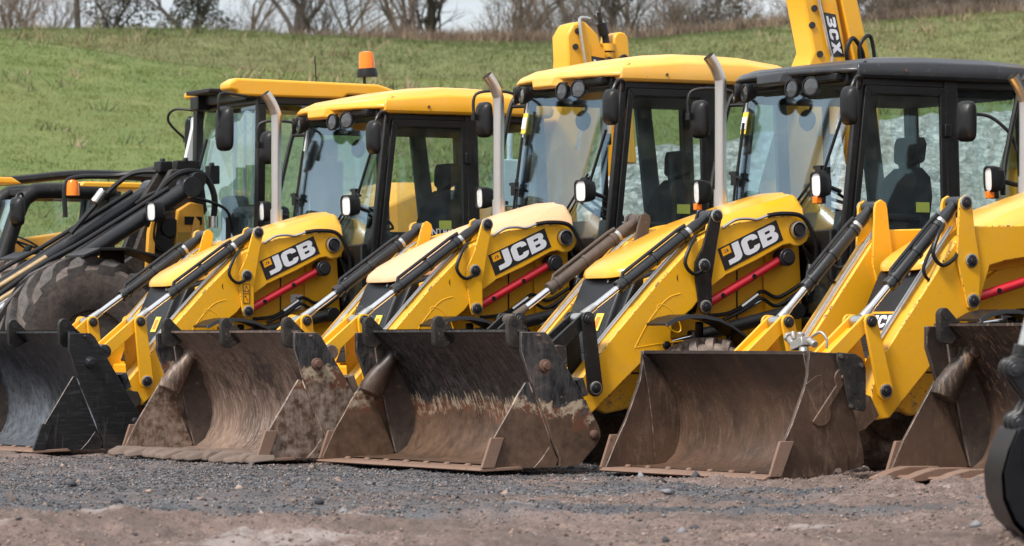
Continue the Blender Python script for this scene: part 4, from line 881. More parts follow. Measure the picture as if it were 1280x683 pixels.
# ------------------------------------------------------------------ articulated wheel loader behind the first backhoe
def wheel_loader():
    r = thing('wheel_loader', 'big loader with long black lift arms, wide dusty tyre and orange beacon on its roof', 'wheel loader', (-2.78, 35.0, 0), RZ)
    Y_ = M['yellow_far']
    mb = MB(); mb.prism([(-2.9, .7), (-2.9, 1.75), (-1.7, 1.75), (-1.6, 1.3), (.1, 1.3), (.2, .6), (-1.5, .5)], -.55, .55); obj('chassis', mb, M['black_dirty'], r, .02)
    mb = MB(); mb.prism([(.1, .5), (.05, 1.45), (.12, 1.7), (-.08, 1.95), (-.05, 2.18), (.10, 2.32), (.26, 2.30), (.42, 2.05), (.62, 1.55), (1.5, 1.0), (1.6, .6)], -.17, -.10)
    mb.prism([(.1, .5), (.05, 1.45), (.12, 1.7), (-.08, 1.95), (-.05, 2.18), (.10, 2.32), (.26, 2.30), (.42, 2.05), (.62, 1.55), (1.5, 1.0), (1.6, .6)], .10, .17); mb.box((.6, 0, .9), (1.4, .5, .5))
    tw = obj('boom_tower', mb, M['black_dirty'], r, .012)
    mb = MB(); mb.cyl((.28, .18, 1.80), (0, 1, 0), .085, .05, 20); mb.cyl((.36, .18, 1.66), (0, 1, 0), .07, .05, 20); mb.cyl((.12, .18, 2.2), (0, 1, 0), .07, .5, 20); obj('tower_pins', mb, M['rubber'], tw, .004)
    mb = MB(); mb.prism([(.52, 1.4), (.50, 1.75), (.44, 2.02), (.40, 2.0), (.44, 1.7), (.45, 1.4)], .18, .24); mb.prism([(.08, 1.5), (.02, 1.85), (.07, 1.9), (.14, 1.6)], .18, .24); mb.prism([(.9, 1.2), (.5, 1.5), (.5, 1.44), (.86, 1.16)], .30, .36); obj('tower_bracing', mb, Y_, tw, .006)
    for s in (-1, 1):
        a, b = Vector((.20, s * .40, 2.14)), Vector((2.45, s * .40, .76)); d = b - a
        mb = MB(); mb.tube([a, a + d * .05, a + d * .62], [.066, .074, .074], 18); mb.cyl(a + d * .62, d, .080, .05, 18); mb.cyl(a, (0, 1, 0), .09, .16, 16)
        ar = obj('lift_arm_ram', mb, M['cyl'], r, .004)
        mb = MB(); mb.tube([a + d * .62, b], .048, 14); obj('piston_rod', mb, M['chrome'], ar)
        n = Vector((.38, 0, .5)).normalized()
        mb = MB(); mb.tube(catmull([a + n * .09 + d * .06, a + n * .10 + d * .4, a + n * .13 + d * .60, a + n * .08 + d * .9], 6), .02, 8); obj('arm_hose', mb, M['rubber'], ar)
        mb = MB(); mb.tube([a + d * .45 + Vector((.02, -s * .12, .02)), b + Vector((0, -s * .12, .06))], .03, 10); obj('arm_link_rod', mb, plain('brass_rod', (.5, .36, .2), .35, .8, .2) if 'brass_rod' not in bpy.data.materials else bpy.data.materials['brass_rod'], ar)
    mb = MB(); mb.box((2.55, 0, .75), (.16, 1.1, .6)); obj('attachment_frame', mb, M['black_dirty'], r, .02)
    for k, p in enumerate(([(.55, .30, 1.80), (.45, .34, 2.10), (.25, .32, 2.33), (.02, .28, 2.33), (-.10, .26, 2.15), (-.10, .24, 1.85)],
                           [(1.0, -.30, 1.75), (.72, -.30, 2.12), (.45, -.26, 2.34), (.2, -.1, 2.36)], [(.60, .2, 2.0), (.50, .3, 2.15), (.34, .3, 2.18), (.32, .26, 2.0), (.42, .26, 1.86)],
                           [(.1, .3, 2.05), (-.05, .3, 2.02), (-.2, .3, 1.95), (-.28, .25, 1.8)], [(.40, .34, 1.95), (.5, .40, 1.85), (.52, .4, 1.7), (.44, .36, 1.62)])):
        hose(r, [(a, b, c - .07 * (c > 2.1)) for a, b, c in p], (.028, .022, .018, .014, .01)[k], name='hydraulic_hose', k=8)
    for pp in ([(.78, -.30, 2.02), (.70, -.30, 2.12)], [(-.10, .24, 1.90), (-.10, .24, 1.80)]):
        mb = MB(); mb.tube(pp, .042, 10); obj('hose_fitting', mb, M['steel'], r)
    for c_, d_ in (((.10, .12, 2.34), (.22, .10, .08)), ((-.12, .18, 2.26), (.10, .10, .16)), ((.22, -.1, 2.33), (.12, .14, .10)), ((-.3, .2, 1.76), (.10, .08, .28))):
        mb = MB(); mb.box(c_, d_); mb.cyl(Vector(c_) + Vector((.02, .03, d_[2] * .5)), (0, 0, 1), .025, .05, 8); obj('valve_block', mb, M['plastic'], r, .01)
    mb = MB(); mb.prism([(.24, 1.55), (.22, 1.95), (.10, 2.02), (-.02, 2.0), (-.05, 1.55)], .10, .22); yb = obj('number_plate_bracket', mb, Y_, r, .012)
    mb = MB(); mb.box((.08, .226, 1.86), (.16, .012, .07)); obj('bracket_panel', mb, M['plastic'], yb)
    mb = MB(); mb.box((.10, .232, 1.68), (.26, .004, .16)); obj('number_plate', mb, M['glass_side'], yb)
    headlight(r, (.62, .58, 1.92), (1, .15, -.04), False, (.30, .30, 1.95))
    mb = MB(); mb.tube(catmull([(.10, -.2, 2.36), (.45, -.55, 2.27), (.80, -.62, 2.25), (.92, -.62, 2.18), (.92, -.62, 1.9)], 6), .022, 8); ob = obj('lamp_bar', mb, M['black'], r)
    mb = MB(); mb.lathe([(.06, 0), (.055, .10), (.04, .13), (0, .14)], (.86, -.60, 2.09), (0, 0, 1), 16); obj('indicator', mb, M['orange'], ob)
    wheel(r, (1.30, .76, .765), .765, .46, .30, 15, 1, M['tyre_big'], M['yellow_far']); wheel(r, (1.30, -.76, .765), .765, .46, .30, 15, -1, M['tyre'], M['yellow_far'])
    for s in (-1, 1): wheel(r, (-1.7, s * .76, .765), .765, .46, .30, 15, s, M['tyre_dark'], M['yellow_far'])
    for s in (-1, 1):
        mb = MB(); F = [(1.40, 1.54), (1.25, 1.60), (1.0, 1.605), (.75, 1.55), (.50, 1.45), (.36, 1.33)]
        mb.loft([[(x, s * .56, z), (x, s * .98, z), (x, s * .98, z - .025), (x, s * .56, z - .025)] for x, z in F]); mb.box((1.0, s * .62, 1.45), (.22, .03, .26)); obj('mudguard', mb, M['plastic'], r, .004)
    # cab
    ZB, ZT = 1.45, 2.90; mb = MB()
    def pil(a, b, w, d):
        a, b = Vector(a), Vector(b); mb.loft([[p + Vector((i * d / 2, j * w / 2, 0)) for i, j in ((-1, -1), (1, -1), (1, 1), (-1, 1))] for p in (a, b)])
    for s in (-1, 1):
        pil((-.34, s * .66, ZB), (-.36, s * .66, ZT), .07, .08); pil((-1.55, s * .66, ZB), (-1.5, s * .66, ZT), .07, .09); mb.box((-.95, s * .66, ZT), (1.25, .08, .10)); mb.box((-.95, s * .66, ZB), (1.3, .08, .12))
    mb.box((-.38, 0, ZT), (.10, 1.3, .10)); mb.box((-1.52, 0, ZT), (.08, 1.3, .10)); mb.box((-1.55, 0, 1.75), (.08, 1.3, .5)); mb.box((-.30, 0, 1.42), (.08, 1.3, .45)); mb.box((-.9, 0, 1.28), (1.3, 1.3, .12))
    cab = obj('cab_frame', mb, M['black'], r, .012)
    def pane(name, pts, mat, th=.006):
        pts = [Vector(p) for p in pts]; nn = (pts[1] - pts[0]).cross(pts[2] - pts[0]).normalized() * th; k = len(pts); m = MB()
        m.add(pts + [p + nn for p in pts], [tuple(range(k)), tuple(range(2 * k - 1, k - 1, -1))] + [(i, (i + 1) % k, (i + 1) % k + k, i + k) for i in range(k)]); return obj(name, m, mat, cab)
    pane('windscreen', [(-.16, -.64, 1.62), (-.30, .63, 1.62), (-.35, .63, ZT - .05), (-.44, -.64, ZT - .05)], M['glass_front'])
    for s in (-1, 1): pane('side_window', [(-.40, s * .67, ZB + .06), (-1.50, s * .67, ZB + .06), (-1.46, s * .67, ZT - .05), (-.40, s * .67, ZT - .05)], M['glass_side'])
    pane('rear_window', [(-1.55, -.62, 2.0), (-1.55, .62, 2.0), (-1.52, .62, ZT - .05), (-1.52, -.62, ZT - .05)], M['glass_side'])
    mb = MB(); mb.prism([(-.06, 1.62), (-.16, 1.62), (-.46, ZT), (-.37, ZT)], -.76, -.705); obj('windscreen_pillar', mb, M['cab_white'], cab, .004)
    mb = MB(); mb.box((-.70, -.64, 2.14), (.045, .03, 1.40)); mb.box((-.80, -.64, 2.14), (.03, .03, 1.40)); mb.box((-.90, -.64, 2.14), (.06, .03, 1.40)); dr = obj('door_frame', mb, M['door_blue'], r, .004)
    mb = MB(); mb.box((-.78, -.60, 2.02), (.22, .03, .035)); mb.cyl((-.70, -.58, 2.06), (0, 1, 0), .035, .05, 12); mb.box((-.80, -.60, 1.92), (.03, .04, .13)); obj('door_handle', mb, M['plastic'], dr, .006)
    mb = MB(); mb.box((-.62, .05, 1.72), (.35, .6, .55)); mb.box((-.55, -.3, 1.85), (.2, .25, .5)); obj('dashboard', mb, M['cabin'], r, .05)
    mb = MB(); mb.box((-1.3, 0, 2.05), (.14, .44, .72)); mb.box((-1.1, 0, 1.70), (.46, .44, .16)); mb.box((-1.32, 0, 2.5), (.10, .22, .2)); obj('seat', mb, M['seat'], r, .04, 3)
    mb = MB(); mb.prism([(-.10, 2.955), (-.02, 2.965), (-.02, 3.02), (-.10, 3.065), (-1.45, 3.05), (-1.62, 3.0), (-1.62, 2.95), (-1.15, 2.95), (-1.10, 2.915), (-.12, 2.915)], .55, .74); mb.prism([(-.42, 2.95), (-.42, 3.04), (-1.6, 3.03), (-1.62, 2.95)], -.72, .56); mb.prism([(-.25, 2.965), (-.25, 3.02), (-.45, 3.04), (-.45, 2.96)], -.74, -.50)
    rf = obj('cab_roof', mb, M['roof_yellow'], r, .02, 3)
    mb = MB(); mb.box((-.35, .0, 2.94), (.16, 1.1, .10)); mb.box((-.27, -.42, 2.91), (.12, .18, .12)); mb.box((-.25, -.1, 2.99), (.3, .5, .04)); obj('lamp_housing', mb, M['plastic'], rf, .01)
    mirror(r, (.09, .90, 2.62), .10, .19, math.radians(20), [(-.30, .68, 2.90), (-.05, .80, 2.92), (.14, .90, 2.90), (.13, .90, 2.66)])
    mirror(r, (-.40, -.92, 2.66), .09, .17, math.radians(-40), [(-.40, -.70, 2.86), (-.22, -.86, 2.88), (-.20, -.96, 2.78), (-.36, -.95, 2.62)])
    mb = MB(); mb.tube([(-1.72, -.1, 2.98), (-1.72, -.1, 3.19)], .014, 8); mb.tube([(-1.72, -.1, 3.12), (-1.80, -.1, 3.0)], .012, 8); mb.lathe([(.0, 0), (.095, 0), (.095, .03), (.085, .075), (.075, .08)], (-1.75, -.1, 3.17), (.06, 0, 1), 18); bc = obj('beacon', mb, M['plastic'], r)
    mb = MB(); mb.lathe([(.074, 0), (.068, .12), (.058, .15), (.0, .157)], (-1.746, -.1, 3.245), (.06, 0, 1), 18); obj('beacon_lens', mb, M['orange'], bc)
    mb = MB(); mb.tube([(-1.30, -.2, 3.0), (-1.28, -.2, 3.35)], .006, 6); obj('aerial', mb, M['black'], r)
    mb = MB(); mb.tube([(-.10, -.60, 1.75), (-.28, -.50, 2.3), (-.36, -.48, 2.6)], .014, 6); mb.tube([(-.05, -.3, 1.68), (-.25, -.55, 2.2)], .010, 6); obj('wiper', mb, M['plastic'], cab)
    return r
wheel_loader()

def telehandler(x, y, label, lamps, z=0):
    r = thing('telehandler', label, 'telehandler', (x, y, z), RZ)
    mb = MB(); mb.prism([(-2.2, .65), (-2.3, 1.35), (-1.9, 1.62), (.2, 1.62), (.85, 1.35), (1.9, 1.15), (2.1, .8), (1.9, .6)], -.75, -.30); mb.prism([(-2.2, .6), (-2.2, 1.1), (1.9, 1.0), (2.0, .6)], -.35, .72); obj('chassis', mb, M['yellow_far'], r, .03)
    mb = MB(); mb.tube([(-2.3, -.05, 1.75), (2.4, -.05, 1.05)], .14, 4); obj('boom', mb, M['yellow_far'], r, .02)
    for xx in (-1.5, 1.35):
        for s in (-1, 1): wheel(r, (xx, s * .85, .58), .58, .38, .27, 18, s, M['tyre_dark'], M['yellow_far'])
    mb = MB()
    for yy in (.10, .70):
        mb.tube(catmull([(.86, yy, 1.25), (.74, yy, 1.50), (.56, yy, 2.00), (.46, yy, 2.13), (.30, yy, 2.17), (-.36, yy, 2.17)], 6), .075, 10); mb.tube([(-.36, yy, 2.18), (-.30, yy, 1.7), (-.25, yy, 1.1)], .07, 8); mb.tube([(.80, yy, 1.3), (-.3, yy, 1.3)], .06, 8)
    mb.box((.1, .4, 2.17), (.7, .6, .06)); mb.box((-.34, .4, 1.95), (.06, .6, .4)); cab = obj('cab_frame', mb, M['black'], r, .006)
    mb = MB(); mb.prism([(.72, 1.36), (.50, 2.08), (.40, 2.12), (-.30, 2.12), (-.26, 1.36)], .70, .706); obj('side_window', mb, M['glass_side'], cab)
    mb = MB(); mb.loft([[(.80, .14, 1.36), (.80, .66, 1.36), (.79, .66, 1.36), (.79, .14, 1.36)], [(.52, .14, 2.10), (.52, .66, 2.10), (.51, .66, 2.10), (.51, .14, 2.10)]]); obj('windscreen', mb, M['glass_front'], cab)
    mb = MB(); mb.prism([(-.02, 2.205), (.0, 2.225), (-.05, 2.26), (-.9, 2.26), (-1.0, 2.2)], .06, .76); obj('cab_roof', mb, M['roof_yellow'], r, .015)
    mb = MB(); mb.box((.62, .2, 1.55), (.25, .5, .4)); mb.lathe([(.17, -.012), (.185, 0), (.17, .012), (.158, 0)], (.33, .38, 1.68), (-.6, 0, 1), 24, close=True); mb.tube([(.5, .38, 1.45), (.33, .38, 1.68)], .03, 8); mb.tube([(.18, .38, 1.64), (.48, .38, 1.73)], .012, 6); obj('dashboard', mb, M['cabin'], r, .01)
    mb = MB(); mb.box((-.12, .38, 1.5), (.12, .4, .5)); mb.box((.05, .38, 1.3), (.4, .4, .14)); obj('seat', mb, M['seat'], r, .03)
    mirror(r, (.62, .82, 1.98), .08, .13, math.radians(25), [(.50, .70, 2.12), (.6, .8, 2.14), (.66, .82, 2.02)])
    if lamps:
        for k in range(2): work_light(r, (.60, .2 + .32 * k, 2.22), (1, 0, -.1))
    return r
telehandler(-4.25, 37.0, 'low telehandler with rounded black cab frame and clear side window, behind the wide dusty tyre', False)
t2 = telehandler(-5.90, 38.6, 'machine cut off by the left edge, showing only a yellow roof corner and work lamps', True, .12)
mb = MB(); mb.tube(catmull([(-.1, .2, 2.20), (-1.0, .3, 2.24), (-1.8, .3, 2.32), (-2.6, .3, 2.30), (-3.0, .3, 2.26)], 6), .045, 8); mb.tube([(-2.45, .3, 2.28), (-2.55, .3, 2.12)], .04, 8); mb.tube([(-2.95, .3, 2.26), (-3.05, .3, 2.08)], .05, 8); obj('folded_boom', mb, M['black'], t2)

# yellow machine seen through the cab of the first backhoe
r = thing('site_dumper', 'machine with rounded yellow cover seen through the cab glass of the loader with 103 sticker', 'dumper', (-.80, 38.6, 0), RZ)
mb = MB(); S = [(1.0, 1.80, .50), (.85, 2.16, .60), (.45, 2.33, .66), (-.05, 2.34, .66), (-.45, 2.22, .64), (-.75, 2.05, .60), (-.95, 1.75, .52)]
mb.loft([[(x, -w, 1.2), (x, -w, z - .12), (x, -w * .8, z - .02), (x, 0, z), (x, w * .8, z - .02), (x, w, z - .12), (x, w, 1.2)] for x, z, w in S]); obj('engine_cover', mb, M['yellow_far'], r, .02, 3)
mb = MB(); mb.box((0, 0, .95), (2.2, 1.1, .5)); obj('chassis', mb, M['black_dirty'], r, .02)
for xx in (-.8, .9):
    for s in (-1, 1): wheel(r, (xx, s * .75, .55), .55, .36, .26, 18, s, M['tyre_dark'], M['yellow_far'])
mb = MB(); mb.box((-.62, .62, 2.32), (.34, .12, .45)); mb.tube([(-.55, .62, 2.5), (-.55, .62, 2.86)], .03, 8); obj('filler_tank', mb, M['door_blue'], r, .02)

# excavator bucket in the right foreground
r = thing('excavator_arm', 'shiny black excavator bucket on its quick hitch, close to the camera at the right edge', 'excavator bucket', (2.215, 16.5, -.03), 0)
MBK = plain('bucket_gloss_black', (.006, .0065, .008), .42, 0, .4, 25, .08, spec=.16)
prof = [(-.19, .50), (-.225, .42), (-.252, .32), (-.245, .22), (-.205, .125), (-.14, .055), (-.06, .015), (.05, .0), (.20, .015)]
mb = MB(); n = 14
rg = [[(a, -.30 + .6 * k / n, b) for k in range(n + 1)] for a, b in prof]; mb.loft(rg, cap=False, closed=False)
rg = [[(a + .022 * math.cos(i / 8 * 1.5), -.30 + .6 * k / n, b + .004 + .018 * math.sin(i / 8 * 1.5)) for k in range(n + 1)] for i, (a, b) in enumerate(prof)]; mb.loft(rg, cap=False, closed=False)
mb.prism(prof[:1] + [(-.10, .53), (.0, .50)] + [(-.19, .50)][:0] + [(.04, .46), (-.15, .46)], -.30, .30)
bk = obj('bucket', mb, MBK, r, .004, ang=50)
for s in (-1, 1):
    mb = MB(); mb.prism([(p[0] + .012, p[1] + .012) for p in prof] + [(.30, .05), (.12, .34), (.02, .47), (-.12, .50)], s * .285, s * .305); obj('side_plate', mb, MBK, bk, .004)
    mb = MB(); mb.prism([(-.16, .50), (-.17, .36), (-.12, .26), (-.10, .38), (-.06, .50), (-.09, .56), (-.13, .565)], s * .306, s * .318); obj('side_rib', mb, MBK, bk, .003)
    mb = MB(); mb.prism([(-.13, .46), (-.15, .52), (-.12, .60), (-.06, .61), (.06, .55), (.1, .46)], s * .10, s * .13); mb.cyl((-.09, s * .14, .56), (0, 1, 0), .03, .06, 16); obj('hinge_ear', mb, MBK, bk, .006)
mb = MB(); mb.prism([(.18, .0), (.34, .01), (.36, .03), (.18, .04)], -.30, .30)
for k in range(5): mb.loft([[(.30, y - .04, .0), (.30, y + .04, .0), (.30, y + .04, .05), (.30, y - .04, .05)], [(.46, y - .025, .02), (.46, y + .025, .02), (.46, y + .025, .03), (.46, y - .025, .03)]]) if (y := -.25 + .125 * k) is not None else 0
obj('cutting_edge', mb, M['steel'], bk, .004)
mb = MB()
for s in (-1, 1):
    mb.prism(circ(-.172, .745, .048, 60, 250, 8) + [(-.16, .66), (-.125, .62), (-.155, .575)] + circ(-.155, .525, .045, 110, 300, 8) + [(-.06, .52), (.0, .47), (.14, .50), (.22, .60), (.24, .74), (.10, .80), (-.05, .78)], s * .055, s * .095)
mb.box((.06, 0, .64), (.22, .112, .14)); hq = obj('quick_hitch', mb, M['black'], r, .010)
for px, pz in ((-.172, .745), (-.155, .525)):
    mb = MB(); mb.cyl((px, 0, pz), (0, 1, 0), .034, .26, 18); mb.cyl((px, 0, pz), (0, 1, 0), .022, .29, 6); obj('hitch_pin', mb, M['pin'], hq, .004)
mb = MB(); mb.tube([(-.145, 0, .76), (-.02, 0, 1.25)], .024, 14); ram = obj('bucket_ram_rod', mb, M['steel'], r)
mb = MB(); mb.tube([(-.03, 0, 1.20), (.25, 0, 2.2)], .05, 14); obj('ram_barrel', mb, M['black'], ram, .004)
mb = MB(); mb.cyl((-.145, 0, .755), (0, 1, 0), .05, .10, 14); mb.tube([(-.145, 0, .755), (-.125, 0, .84)], .038, 12); obj('rod_eye', mb, M['black'], ram, .004)
mb = MB(); mb.prism([(.10, .60), (.24, .70), (.55, 1.6), (.95, 2.5), (.75, 2.6), (.30, 1.7), (.05, .80)], -.09, .09); obj('dipper', mb, M['yellow_b'], r, .012)

# ------------------------------------------------------------------ terrain
rng = np.random.default_rng(5)
def vnoise(x, y, s, seed):
    g = np.random.default_rng(seed).random((256, 256)); fx = x / s; fy = y / s
    x0 = np.floor(fx).astype(int); y0 = np.floor(fy).astype(int); tx = fx - x0; ty = fy - y0
    tx = tx * tx * (3 - 2 * tx); ty = ty * ty * (3 - 2 * ty); a = lambda i, j: g[(x0 + i) % 256, (y0 + j) % 256]
    return (a(0, 0) * (1 - tx) + a(1, 0) * tx) * (1 - ty) + (a(0, 1) * (1 - tx) + a(1, 1) * tx) * ty - .5
def fbm(x, y, s, seed, o=4, g=.5):
    r = 0; a = 1.0
    for k in range(o): r = r + a * vnoise(x + 13.7 * k, y - 7.1 * k, s / 2 ** k, seed + k); a *= g
    return r
def sstep(a, b, x):
    t = np.clip((x - a) / (b - a), 0, 1); return t * t * (3 - 2 * t)
def grid(name, xs, ys, h, mat, kind='structure'):
    X, Yg = np.meshgrid(xs, ys); Z = h(X, Yg); nx, ny = len(xs), len(ys)
    co = np.stack([X, Yg, Z], -1).reshape(-1, 3).astype(np.float32)
    i = np.arange(nx * ny).reshape(ny, nx); q = np.stack([i[:-1, :-1], i[:-1, 1:], i[1:, 1:], i[1:, :-1]], -1).reshape(-1, 4)
    return np_mesh(name, co, q, mat, kind)
def np_mesh(name, co, faces, mat, kind=None, mi=None):
    me = bpy.data.meshes.new(name); nf, k = faces.shape
    me.vertices.add(len(co)); me.vertices.foreach_set('co', np.asarray(co, np.float32).ravel())
    me.loops.add(nf * k); me.loops.foreach_set('vertex_index', faces.astype(np.int32).ravel())
    me.polygons.add(nf); me.polygons.foreach_set('loop_start', np.arange(0, nf * k, k, dtype=np.int32))
    try: me.polygons.foreach_set('loop_total', np.full(nf, k, np.int32))
    except Exception: pass
    for m in (mat if isinstance(mat, list) else [mat]): me.materials.append(m)
    if mi is not None: me.polygons.foreach_set('material_index', mi.astype(np.int32))
    me.update(calc_edges=True); me.validate()
    o = bpy.data.objects.new(name, me); COL.objects.link(o)
    if kind: o['kind'] = kind
    return o

def gravel_mask(X, Y):   # grey chippings spread over the brown yard
    m = sstep(19.0, 21.2, Y + fbm(X, Y, 2.2, 40) * 3.0) * (1 - sstep(28.5, 31, Y + fbm(X, Y, 2.2, 44) * 2.5))
    m = m * (1 - .45 * sstep(.15, .42, fbm(X, Y, 1.7, 47, 3)))
    return m * (1 - sstep(-.2, 1.6, X + fbm(X, Y, 1.6, 41) * 2.6 - (Y - 20) * .06))
def gz(X, Y):
    fine = fbm(X, Y, .24, 11, 4, .66) * .046 + (.25 - np.abs(fbm(X, Y, .34, 15, 3, .6))) * .040; mid = fbm(X, Y, 1.1, 21, 3) * .085
    rut = np.sin(Y * 2.1 + fbm(X, Y, 3.0, 31) * 3.0) * .012
    rough = .8 + .8 * sstep(-.5, 2.5, X) * sstep(20, 23, Y)
    gm = gravel_mask(X, Y)
    front = 1 - sstep(19.5, 21.5, Y)
    near = sstep(23.0, 25.0, Y)
    z = (fine * rough * (1 - .5 * gm) * (1.15 - .5 * near) + mid * (.5 + .5 * front) * (1 - .5 * near) + rut * (1 - gm)) - .022 - .018 * near
    for y0, sl, ph in ((18.55, .05, 0), (20.15, .03, 1.3), (17.35, -.06, 2.1), (19.2, .16, .7)):      # wheel marks with lug bars
        dd = Y - (y0 + sl * X + .18 * np.sin(X * .9 + ph)); w_ = np.exp(-(dd / .20) ** 4)
        z = z - w_ * (.024 + .018 * np.clip(np.sin((X + np.abs(dd) * .8) * 2 * PI / .17 + ph), -.3, .6)) * (.4 + .6 * (fbm(X, Y, .9, 81, 2) > -.12)) + .016 * np.exp(-((np.abs(dd) - .27) / .07) ** 2)
    e = np.minimum.reduce([sstep(-9, -8.2, X), 1 - sstep(8.2, 9, X), sstep(12.5, 13.2, Y), 1 - sstep(44, 46, Y)])
    return z * e - .09 * (1 - e)

m, t, b = nt('yard_dirt'); geo = N(t, 'ShaderNodeNewGeometry'); pos = geo.outputs['Position']
def pn(scale, det=5, r=.6, sc=(1, 1, 1)):
    mp = N(t, 'ShaderNodeMapping'); mp.inputs['Scale'].default_value = sc; t.links.new(pos, mp.inputs['Vector']); return noise(t, scale, det, r, mp.outputs['Vector'])
att = N(t, 'ShaderNodeAttribute', attribute_name='chippings'); gm = att.outputs['Fac']
n1, n2, n3, n4 = pn(.9), pn(5.5), pn(38, 4, .7), pn(110, 3, .7)
dirt = mix(t, ramp(t, mix(t, .4, n1, n2), [(.35, 0.0), (.65, 1.0)]), (.105, .072, .060), (.315, .228, .198))
dirt = mix(t, ramp(t, mix(t, .4, n3, n4), [(.42, .75), (.53, 0.0)]), dirt, (.075, .055, .047))
dirt = mix(t, ramp(t, pn(2.6, 5, .7, (.6, 2.2, 1)), [(.50, 0.0), (.62, .5)]), dirt, (.11, .085, .075))
gcol = mix(t, ramp(t, n4, [(.36, 0.0), (.64, 1.0)]), (.024, .0255, .030), (.165, .165, .178))
gcol = mix(t, ramp(t, pn(1.6, 4, .6, (.5, 1.4, 1)), [(.40, .0), (.58, .75)]), gcol, (.035, .037, .044))
gcol = mix(t, ramp(t, n2, [(.45, 0.0), (.75, .55)]), gcol, (.24, .18, .155))
gf = ramp(t, math_(t, 'ADD', gm, math_(t, 'MULTIPLY', math_(t, 'SUBTRACT', n3, .5), .8)), [(.38, 0.0), (.6, 1.0)])
c = mix(t, gf, dirt, gcol)
wet = ramp(t, pn(1.1, 4, .6, (.55, 1.6, 1)), [(.60, 0.0), (.64, 1.0)])
wet = math_(t, 'MULTIPLY', wet, ramp(t, n2, [(.42, 0.0), (.55, 1.0)]))
c = mix(t, math_(t, 'MULTIPLY', wet, .40), c, (.47, .42, .40))
t.links.new(c, b.inputs['Base Color']); t.links.new(math_(t, 'SUBTRACT', math_(t, 'SUBTRACT', .88, math_(t, 'MULTIPLY', gf, .22)), math_(t, 'MULTIPLY', wet, .35)), b.inputs['Roughness'])
bump(t, b, mix(t, .5, n3, n4), .9, .03); M['dirt'] = m
xs = np.concatenate([np.arange(-9, -5, .12), np.arange(-5, 5.2, .016), np.arange(5.2, 9.01, .12)]); ys = np.concatenate([np.arange(12.5, 15.5, .06), np.arange(15.5, 27, .024), np.arange(27, 33, .05), np.arange(33, 46.01, .12)])
g = grid('ground', xs, ys, gz, M['dirt'])
X, Yg = np.meshgrid(xs, ys); at = g.data.attributes.new('chippings', 'FLOAT', 'POINT'); at.data.foreach_set('value', gravel_mask(X, Yg).astype(np.float32).ravel())
g2 = MB(); g2.add([(-900, -300, -.10), (900, -300, -.10), (900, 1500, -.10), (-900, 1500, -.10)], [(0, 1, 2, 3)]); o = obj('far_ground', g2, M['dirt'], flat=True); o['kind'] = 'structure'

def stones(name, n, xr, yr, s0, s1, mats, dens, seed, zoff=.3):
    R = np.random.default_rng(seed); base = np.array([(1, 0, 0), (-1, 0, 0), (0, 1, 0), (0, -1, 0), (0, 0, 1), (0, 0, -1)], float); F = np.array([(0, 2, 4), (2, 1, 4), (1, 3, 4), (3, 0, 4), (2, 0, 5), (1, 2, 5), (3, 1, 5), (0, 3, 5)])
    x = R.uniform(*xr, n); y = R.uniform(*yr, n); k = R.random(n) < dens(x, y); x, y = x[k], y[k]; n = len(x)
    s = s0 * (s1 / s0) ** (R.random(n) ** 2.2); z = gz(x, y) + s * zoff
    v = base[None] * (R.uniform(.55, 1.25, (n, 6, 1))) + R.normal(0, .18, (n, 6, 3)); a = R.uniform(0, 2 * PI, n); ca, sa = np.cos(a), np.sin(a)
    vx = v[..., 0] * ca[:, None] - v[..., 1] * sa[:, None]; vy = v[..., 0] * sa[:, None] + v[..., 1] * ca[:, None]
    co = np.stack([x[:, None] + vx * s[:, None], y[:, None] + vy * s[:, None], z[:, None] + v[..., 2] * s[:, None] * .7], -1).reshape(-1, 3)
    f = (F[None] + 6 * np.arange(n)[:, None, None]).reshape(-1, 3); mi = np.repeat(R.integers(0, len(mats), n), 8)
    return np_mesh(name, co, f, mats, 'stuff', mi)
ST = [plain('stone_%d' % i, c, .85, 0, .35, 60, .3) for i, c in enumerate(((.045, .046, .052), (.08, .081, .09), (.19, .19, .20), (.03, .031, .036), (.12, .10, .09)))]
CL = [plain('clod_%d' % i, c, .95, 0, .3, 60, .3) for i, c in enumerate(((.20, .145, .12), (.30, .225, .19), (.12, .085, .07)))]
o = stones('gravel', 120000, (-5.5, 4), (18.8, 31), .004, .014, ST, lambda x, y: gravel_mask(x, y) * .95 + .02, 3); tag(o, 'grey stone chippings spread in front of the buckets', 'gravel')
o = stones('loose_stones', 700, (-4, 4.6), (15.5, 28), .012, .05, ST + CL, lambda x, y: .4 + .6 * (fbm(x, y, 1.0, 77) > .05), 6); tag(o, 'larger loose stones and lumps lying about the yard', 'stones')
o = stones('dirt_clods', 210000, (-4, 4.6), (15.5, 30), .003, .012, CL, lambda x, y: (1 - .8 * gravel_mask(x, y)) * (.35 + .65 * (fbm(x, y, .8, 70) > .05)), 4); tag(o, 'brown clods of earth scattered over the yard', 'soil')

